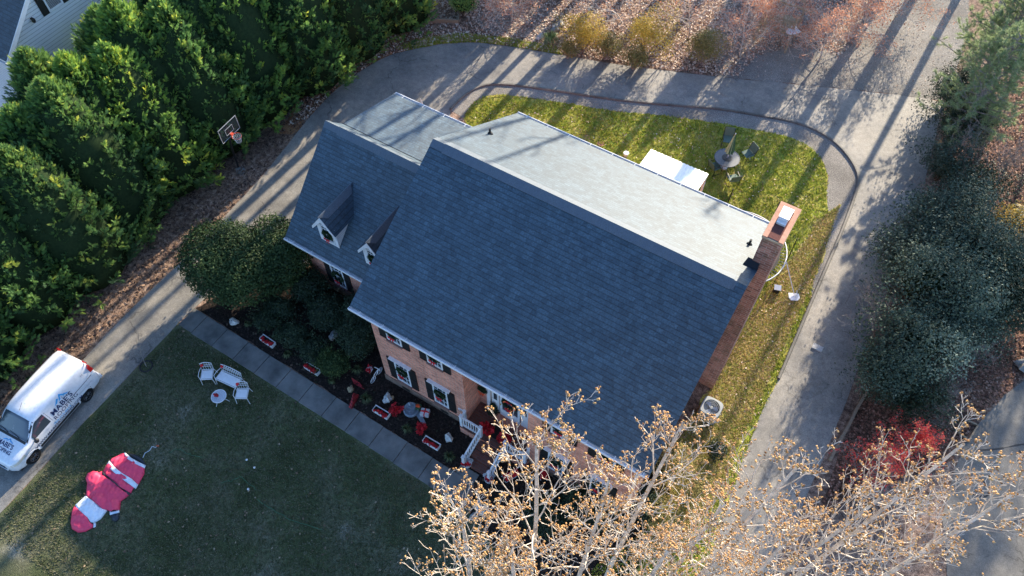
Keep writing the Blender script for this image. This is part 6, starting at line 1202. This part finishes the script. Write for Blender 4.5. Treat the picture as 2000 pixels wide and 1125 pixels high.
for px, py, lb in ((1397, 325, 'green patio chair left of the round table'), (1432, 348, 'green patio chair in front of the round table'), (1461, 300, 'green patio chair right of the round table'), (1422, 272, 'green patio chair behind the umbrella')): patio_chair(lb, px, py)
# corrugated white patio cover on posts
PCZ = 3.0; cn = [G(1276, 285, PCZ), G(1380, 346, PCZ)]; px0, px1 = cn[0][0], cn[1][0]; ye = (cn[0][1] + cn[1][1]) / 2; t = thing('patio_cover', 'bright white corrugated patio roof on posts behind the house', 'patio cover', (px0, D_, 0)); Wc = px1 - px0; yl = ye - D_
n = int(Wc / .04); V, F = [], []
for i in range(n + 1):
    x = Wc * i / n; z = .018 * math.sin(x / .19 * 6.283); V += [(x, .02, PCZ + .35 + z), (x, yl, PCZ + z)]
for i in range(n): F.append((2 * i, 2 * i + 2, 2 * i + 3, 2 * i + 1))
b = MB(); b.add(V, F); o = b.build('roof_sheet', flat('white_sheet', (.80, .81, .82), .3, .5), t, smooth=True); md = o.modifiers.new('s', 'SOLIDIFY'); md.thickness = .008
b = MB(); b.bb(0, Wc, yl - .12, yl - .04, PCZ - .16, PCZ - .03)
for x in (.08, Wc / 2, Wc - .08): b.bb(x - .05, x + .05, yl - .14, yl - .04, 0, PCZ - .16); b.slab([(x - .03, .0, PCZ + .32), (x + .03, .0, PCZ + .32), (x + .03, yl - .12, PCZ - .03), (x - .03, yl - .12, PCZ - .03)], .1)
b.build('frame', WHT, t)
p = G(1223, 300, .2); t = thing('flower_pot', 'small white plant pot on the back lawn left of the patio roof', 'flower pot', (p[0], p[1], 0)); b = MB(); b.lathe([(.10, 0), (.14, .24), (.15, .26), (.12, .26)], n=14); b.build('pot', WHT, t); b = MB(); b.lathe([(.12, .2), (.115, .22), (.0, .22)], n=14); b.build('soil', M_MUL, t); b = MB(); b.tube([(0, 0, .2), (.04, .02, .5)], .01, 4); b.build('stem', BARKD, t)
b = MB(); p = G(1173, 281); b.lathe([(.17, 0), (.19, .03), (.15, .03), (.0, .02)], (p[0], p[1], .005), 14); tag(b.build('saucer', flat('rust_saucer', (.2, .09, .06), .9)), 'flat rusty saucer in the grass behind the house', 'saucer')
# white bird-box like pole behind the garage
p = G(823, 203, .9); t = thing('yard_sign_stand', 'small pale A-shaped stand on the drive behind the wing', 'stand', (p[0], p[1], .016)); b = MB()
for s in (-1, 1): b.tube([(s * .25, 0, 0), (0, 0, 1.25)], .02, 5); b.tube([(s * .05, .25, 0), (0, 0, 1.25)], .02, 5)
b.build('frame', WIRON, t)
# trampoline: ring, springs, mat, posts, net
p1, p2, p3 = G(1450, 405, .85), G(1540, 470, .85), G(1512, 558, .85)
def circ(a, b_, c):
    ax, ay, bx, by, cx_, cy_ = a[0], a[1], b_[0], b_[1], c[0], c[1]; d = 2 * (ax * (by - cy_) + bx * (cy_ - ay) + cx_ * (ay - by)); ux = ((ax * ax + ay * ay) * (by - cy_) + (bx * bx + by * by) * (cy_ - ay) + (cx_ * cx_ + cy_ * cy_) * (ay - by)) / d; uy = ((ax * ax + ay * ay) * (cx_ - bx) + (bx * bx + by * by) * (ax - cx_) + (cx_ * cx_ + cy_ * cy_) * (bx - ax)) / d; return ux, uy, math.hypot(ax - ux, ay - uy)
tx, ty, trr = circ(p1, p2, p3); tx, ty, trr = 10.38, 14.15, 2.18
t = thing('trampoline', 'round trampoline with pale rim, black net and poles beside the chimney', 'trampoline', (tx, ty, 0))
GALV = flat('galvanised_tube', (.55, .56, .57), .4, .5, .4); b = MB(); A_ = np.linspace(0, 6.2832, 49); b.tube([(trr * math.cos(a), trr * math.sin(a), .85) for a in A_], .035, 6); b.build('rim', GALV, t)
b = MB(); b.lathe([(trr - .3, .84), (trr - .3, .846), (.01, .846)], n=40); b.build('mat', flat('tramp_black', (.015, .015, .017), .7), t)
b = MB()
for k in range(72): a = k * 6.2832 / 72; b.tube([((trr - .3) * math.cos(a), (trr - .3) * math.sin(a), .846), (trr * math.cos(a), trr * math.sin(a), .86)], .010, 3)
o = b.build('springs', GALV, t)
for k in range(6):
    a = k * 1.047 + .2; b = MB(); b.tube([(trr * math.cos(a), trr * math.sin(a), 0), ((trr + .06) * math.cos(a), (trr + .06) * math.sin(a), 1.2), ((trr + .02) * math.cos(a), (trr + .02) * math.sin(a), 2.45)], .024, 6); b.build('pole', BLK, t)
m, tt, bs = _new('safety_net', .8, .1); bs.inputs['Base Color'].default_value = (.02, .02, .02, 1); bs.inputs['Alpha'].default_value = .16; NETM = m
b = MB(); b.add([((trr - .08) * math.cos(a), (trr - .08) * math.sin(a), z) for z in (.86, 2.4) for a in A_[:-1]], [(i, (i + 1) % 48, 48 + (i + 1) % 48, 48 + i) for i in range(48)]); b.build('net', NETM, t)
# utility box, toppled hoop board, paver on the drive, AC unit
p = G(1519, 562, .35); b = MB(); t = thing('utility_box', 'small grey box with a pale slanted lid beside the trampoline', 'box', (p[0], p[1], 0), .35); b.bb(-.13, .13, -.1, .1, 0, .34); b.build('body', BLK, t); b = MB(); b.slab([(-.16, -.13, .34), (.16, -.13, .34), (.16, .13, .40), (-.16, .13, .40)], .02); b.build('lid', GALV, t)
pA, pB = G(1536, 512, 1.2), G(1551, 578, .1); t = thing('toy_hoop', 'small white backboard on a long pole lying towards the drive', 'toy basketball hoop', (pB[0], pB[1], 0)); b = MB(); b.tube([(pA[0] - pB[0], pA[1] - pB[1], 1.2), (-.02, .05, .12)], .022, 6); b.tube([(.0, .3, .2), (.14, -.12, .12)], .015, 5); b.build('pole', [WIRON], t)
rz = rz_px((1543, 575), (1565, 577)); b = MB(); c, s = math.cos(rz), math.sin(rz); pts = [(-.24, .17), (.24, .17), (.26, -.08), (.16, -.22), (-.16, -.24), (-.24, -.1)]; b.prism([(x * c - y * s, x * s + y * c) for x, y in pts], .05, .08); b.build('backboard', WHT, t)
p = G(1596, 680); b = MB(); c = rz_px((1588, 676), (1604, 684)); b.box((p[0], p[1], .05), (.46, .28, .07), c); tag(b.build('paver', mat('paver_stone', [(.34, .34, .33), (.48, .47, .44)], 9, .9, fine=.15)), 'single grey paver lying on the right hand driveway', 'paver')
p = G(1390, 795, .75); t = thing('air_conditioner', 'round grey air conditioning unit at the right side of the house', 'air conditioner', (p[0], p[1], 0)); AC = flat('ac_grey', (.30, .32, .32), .5)
def rsq(r, n=32, e=.42): return [(r * math.copysign(abs(math.cos(a)) ** e, math.cos(a)), r * math.copysign(abs(math.sin(a)) ** e, math.sin(a))) for a in np.linspace(0, 6.2832, n + 1)[:-1]]
b = MB(); V = [(x, y, z) for r, z in ((.42, 0), (.43, .72), (.41, .78), (.345, .785), (.335, .60), (.06, .58)) for x, y in rsq(r, e=(.45 if r > .38 else 1.))]; b.add(V, [(i * 32 + k, i * 32 + (k + 1) % 32, (i + 1) * 32 + (k + 1) % 32, (i + 1) * 32 + k) for i in range(5) for k in range(32)] + [tuple(range(160, 192))]); b.build('casing', AC, t, smooth=False)
for k in range(3): b = MB(); a = k * 2.09; b.slab([(math.cos(a) * .05, math.sin(a) * .05, .66), (math.cos(a - .1) * .31, math.sin(a - .1) * .31, .63), (math.cos(a + .7) * .31, math.sin(a + .7) * .31, .67), (math.cos(a + .8) * .1, math.sin(a + .8) * .1, .67)], .01); b.build('fan_blade', flat('fan_blue_grey', (.34, .38, .46), .4), t)
b = MB(); b.lathe([(.08, .64), (.08, .70), (.05, .72)], n=14)
for r in (.12, .19, .26, .33): b.tube([(r * math.cos(a), r * math.sin(a), .79) for a in np.linspace(0, 6.283, 25)], .006, 3)
b.build('guard', AC, t)
# timbers: raised bed at the top, edging on the right, small frame
def timber(name, P_, lb, cat, w_=.14, h=.16, cross=(), z=.0):
    t = thing(name, lb, cat, (P_[0][0], P_[0][1], z)); x0, y0 = P_[0]
    for i in range(len(P_) - 1):
        a, c = Vector((*P_[i], 0)), Vector((*P_[i + 1], 0)); d = c - a; b = MB(); b.box(((a.x + c.x) / 2 - x0, (a.y + c.y) / 2 - y0, h / 2), (d.length - .01, w_, h), math.atan2(d.y, d.x)); b.build('timber', WOODT, t)
    return t
timber('raised_bed', wpx([(776, -30), (770, 8), (782, 38), (895, 41), (897, 8), (897, -30)], .2), 'timber edged raised planting bed at the top edge', 'raised bed', .12, .32)
timber('timber_edging', wpx([(1690, 770), (1672, 800), (1655, 835), (1640, 860), (1620, 900)]), 'weathered timber edging along the right side of the drive', 'edging', .12, .14)
timber('small_planting_bed', wpx([(1870, 845), (1887, 822), (1908, 832), (1890, 862), (1870, 845)]), 'small square timber frame between crimson shrub and neighbouring drive', 'planting bed', .07, .12)
for i, (px, py, r, m, lb) in enumerate([(743, 36, (.35, .28, .3), RKG, 'grey boulder left of the raised bed'), (775, 44, (.22, .18, .12), RKT, 'round tan stone at the corner of the raised bed'), (757, 40, (.2, .3, .12), RK, 'pale rock between boulder and raised bed'), (1085, 57, (.3, .25, .2), RKG, 'pale stone at the left end of the golden shrub row'), (1093, 50, (.25, .3, .22), RKG, 'upright grey stone behind the strap-leaved clump'), (1055, 72, (.2, .22, .15), RK, 'small pale stone left of the strap-leaved clump'), (1000, 18, (.4, .3, .2), RKG, 'flat pale stone at the top edge of the gravel patch'), (1980, 415, (.55, .4, .3), RKT, 'large tan boulder at the right picture edge'), (2003, 715, (.4, .35, .3), RKG, 'grey boulder at the corner of the neighbouring drive')]):
    p = G(px, py, .1); b = MB(); b.blob((0, 0, r[2] * .7), r, 30 + i, .35, n=12); o = b.build('rock', m); o.location = (p[0], p[1], 0); tag(o, lb, 'rock')
# wooden play tower with white slide board and blue ball at the top
p = G(1512, 78, 0); t = thing('play_tower', 'wooden play tower with slatted rails at the top edge beside the gravel', 'play tower', (p[0], p[1], 0)); WD = mat('weathered_deck', [(.28, .23, .15), (.45, .38, .26)], 5, .9, .2, stretch=(1, 6, 1)); W, D, H = 1.9, 1.5, 1.3
for x in (-W / 2, W / 2):
    for y in (-D / 2, D / 2): b = MB(); b.bb(x - .05, x + .05, y - .05, y + .05, 0, 2.6); b.build('post', WD, t)
b = MB()
for k in range(11): b.bb(-W / 2 + .06, W / 2 - .06, -D / 2 + k * .14 + .005, -D / 2 + k * .14 + .13, H, H + .03)
b.build('deck', WD, t); b = MB()
for k in range(12): xx = -W / 2 + .1 + k * .155; b.bb(xx, xx + .09, -D / 2 - .03, -D / 2, H - .1, H + .75)
b.bb(-W / 2, W / 2, -D / 2 + .0, -D / 2 + .04, H + .7, H + .79); b.bb(-W / 2, W / 2, -D / 2 - .0, -D / 2 + .04, H - .1, H); b.build('railing', WD, t)
b = MB(); b.bb(-W / 2 - .6, W / 2 + .6, -.05, .05, 2.5, 2.6); b.bb(-W / 2, W / 2, D / 2 - .05, D / 2 + .05, 2.45, 2.58); b.build('beam', WD, t)
p = G(1549, 60, 1.6); b = MB(); b.blob((0, 0, 0), (.42, .34, .10), 5, .3, n=12); o = b.build('plastic_seat', WHT); o.location = (p[0], p[1], 1.6); tag(o, 'white plastic seat hung on the play tower under the rusty tree', 'seat')
p = G(1486, 30, 1.0); b = MB(); b.lathe([(.0, -.12), (.18, -.06), (.22, 0), (.18, .08), (.0, .12)], n=14); o = b.build('ball', flat('blue_plastic', (.04, .16, .34), .4)); o.location = (p[0], p[1], 1.0); tag(o, 'blue plastic lid behind the play tower', 'lid')
print('objects', len(bpy.data.objects), 'tris', sum(len(o.data.polygons) for o in bpy.data.objects if o.type == 'MESH'))
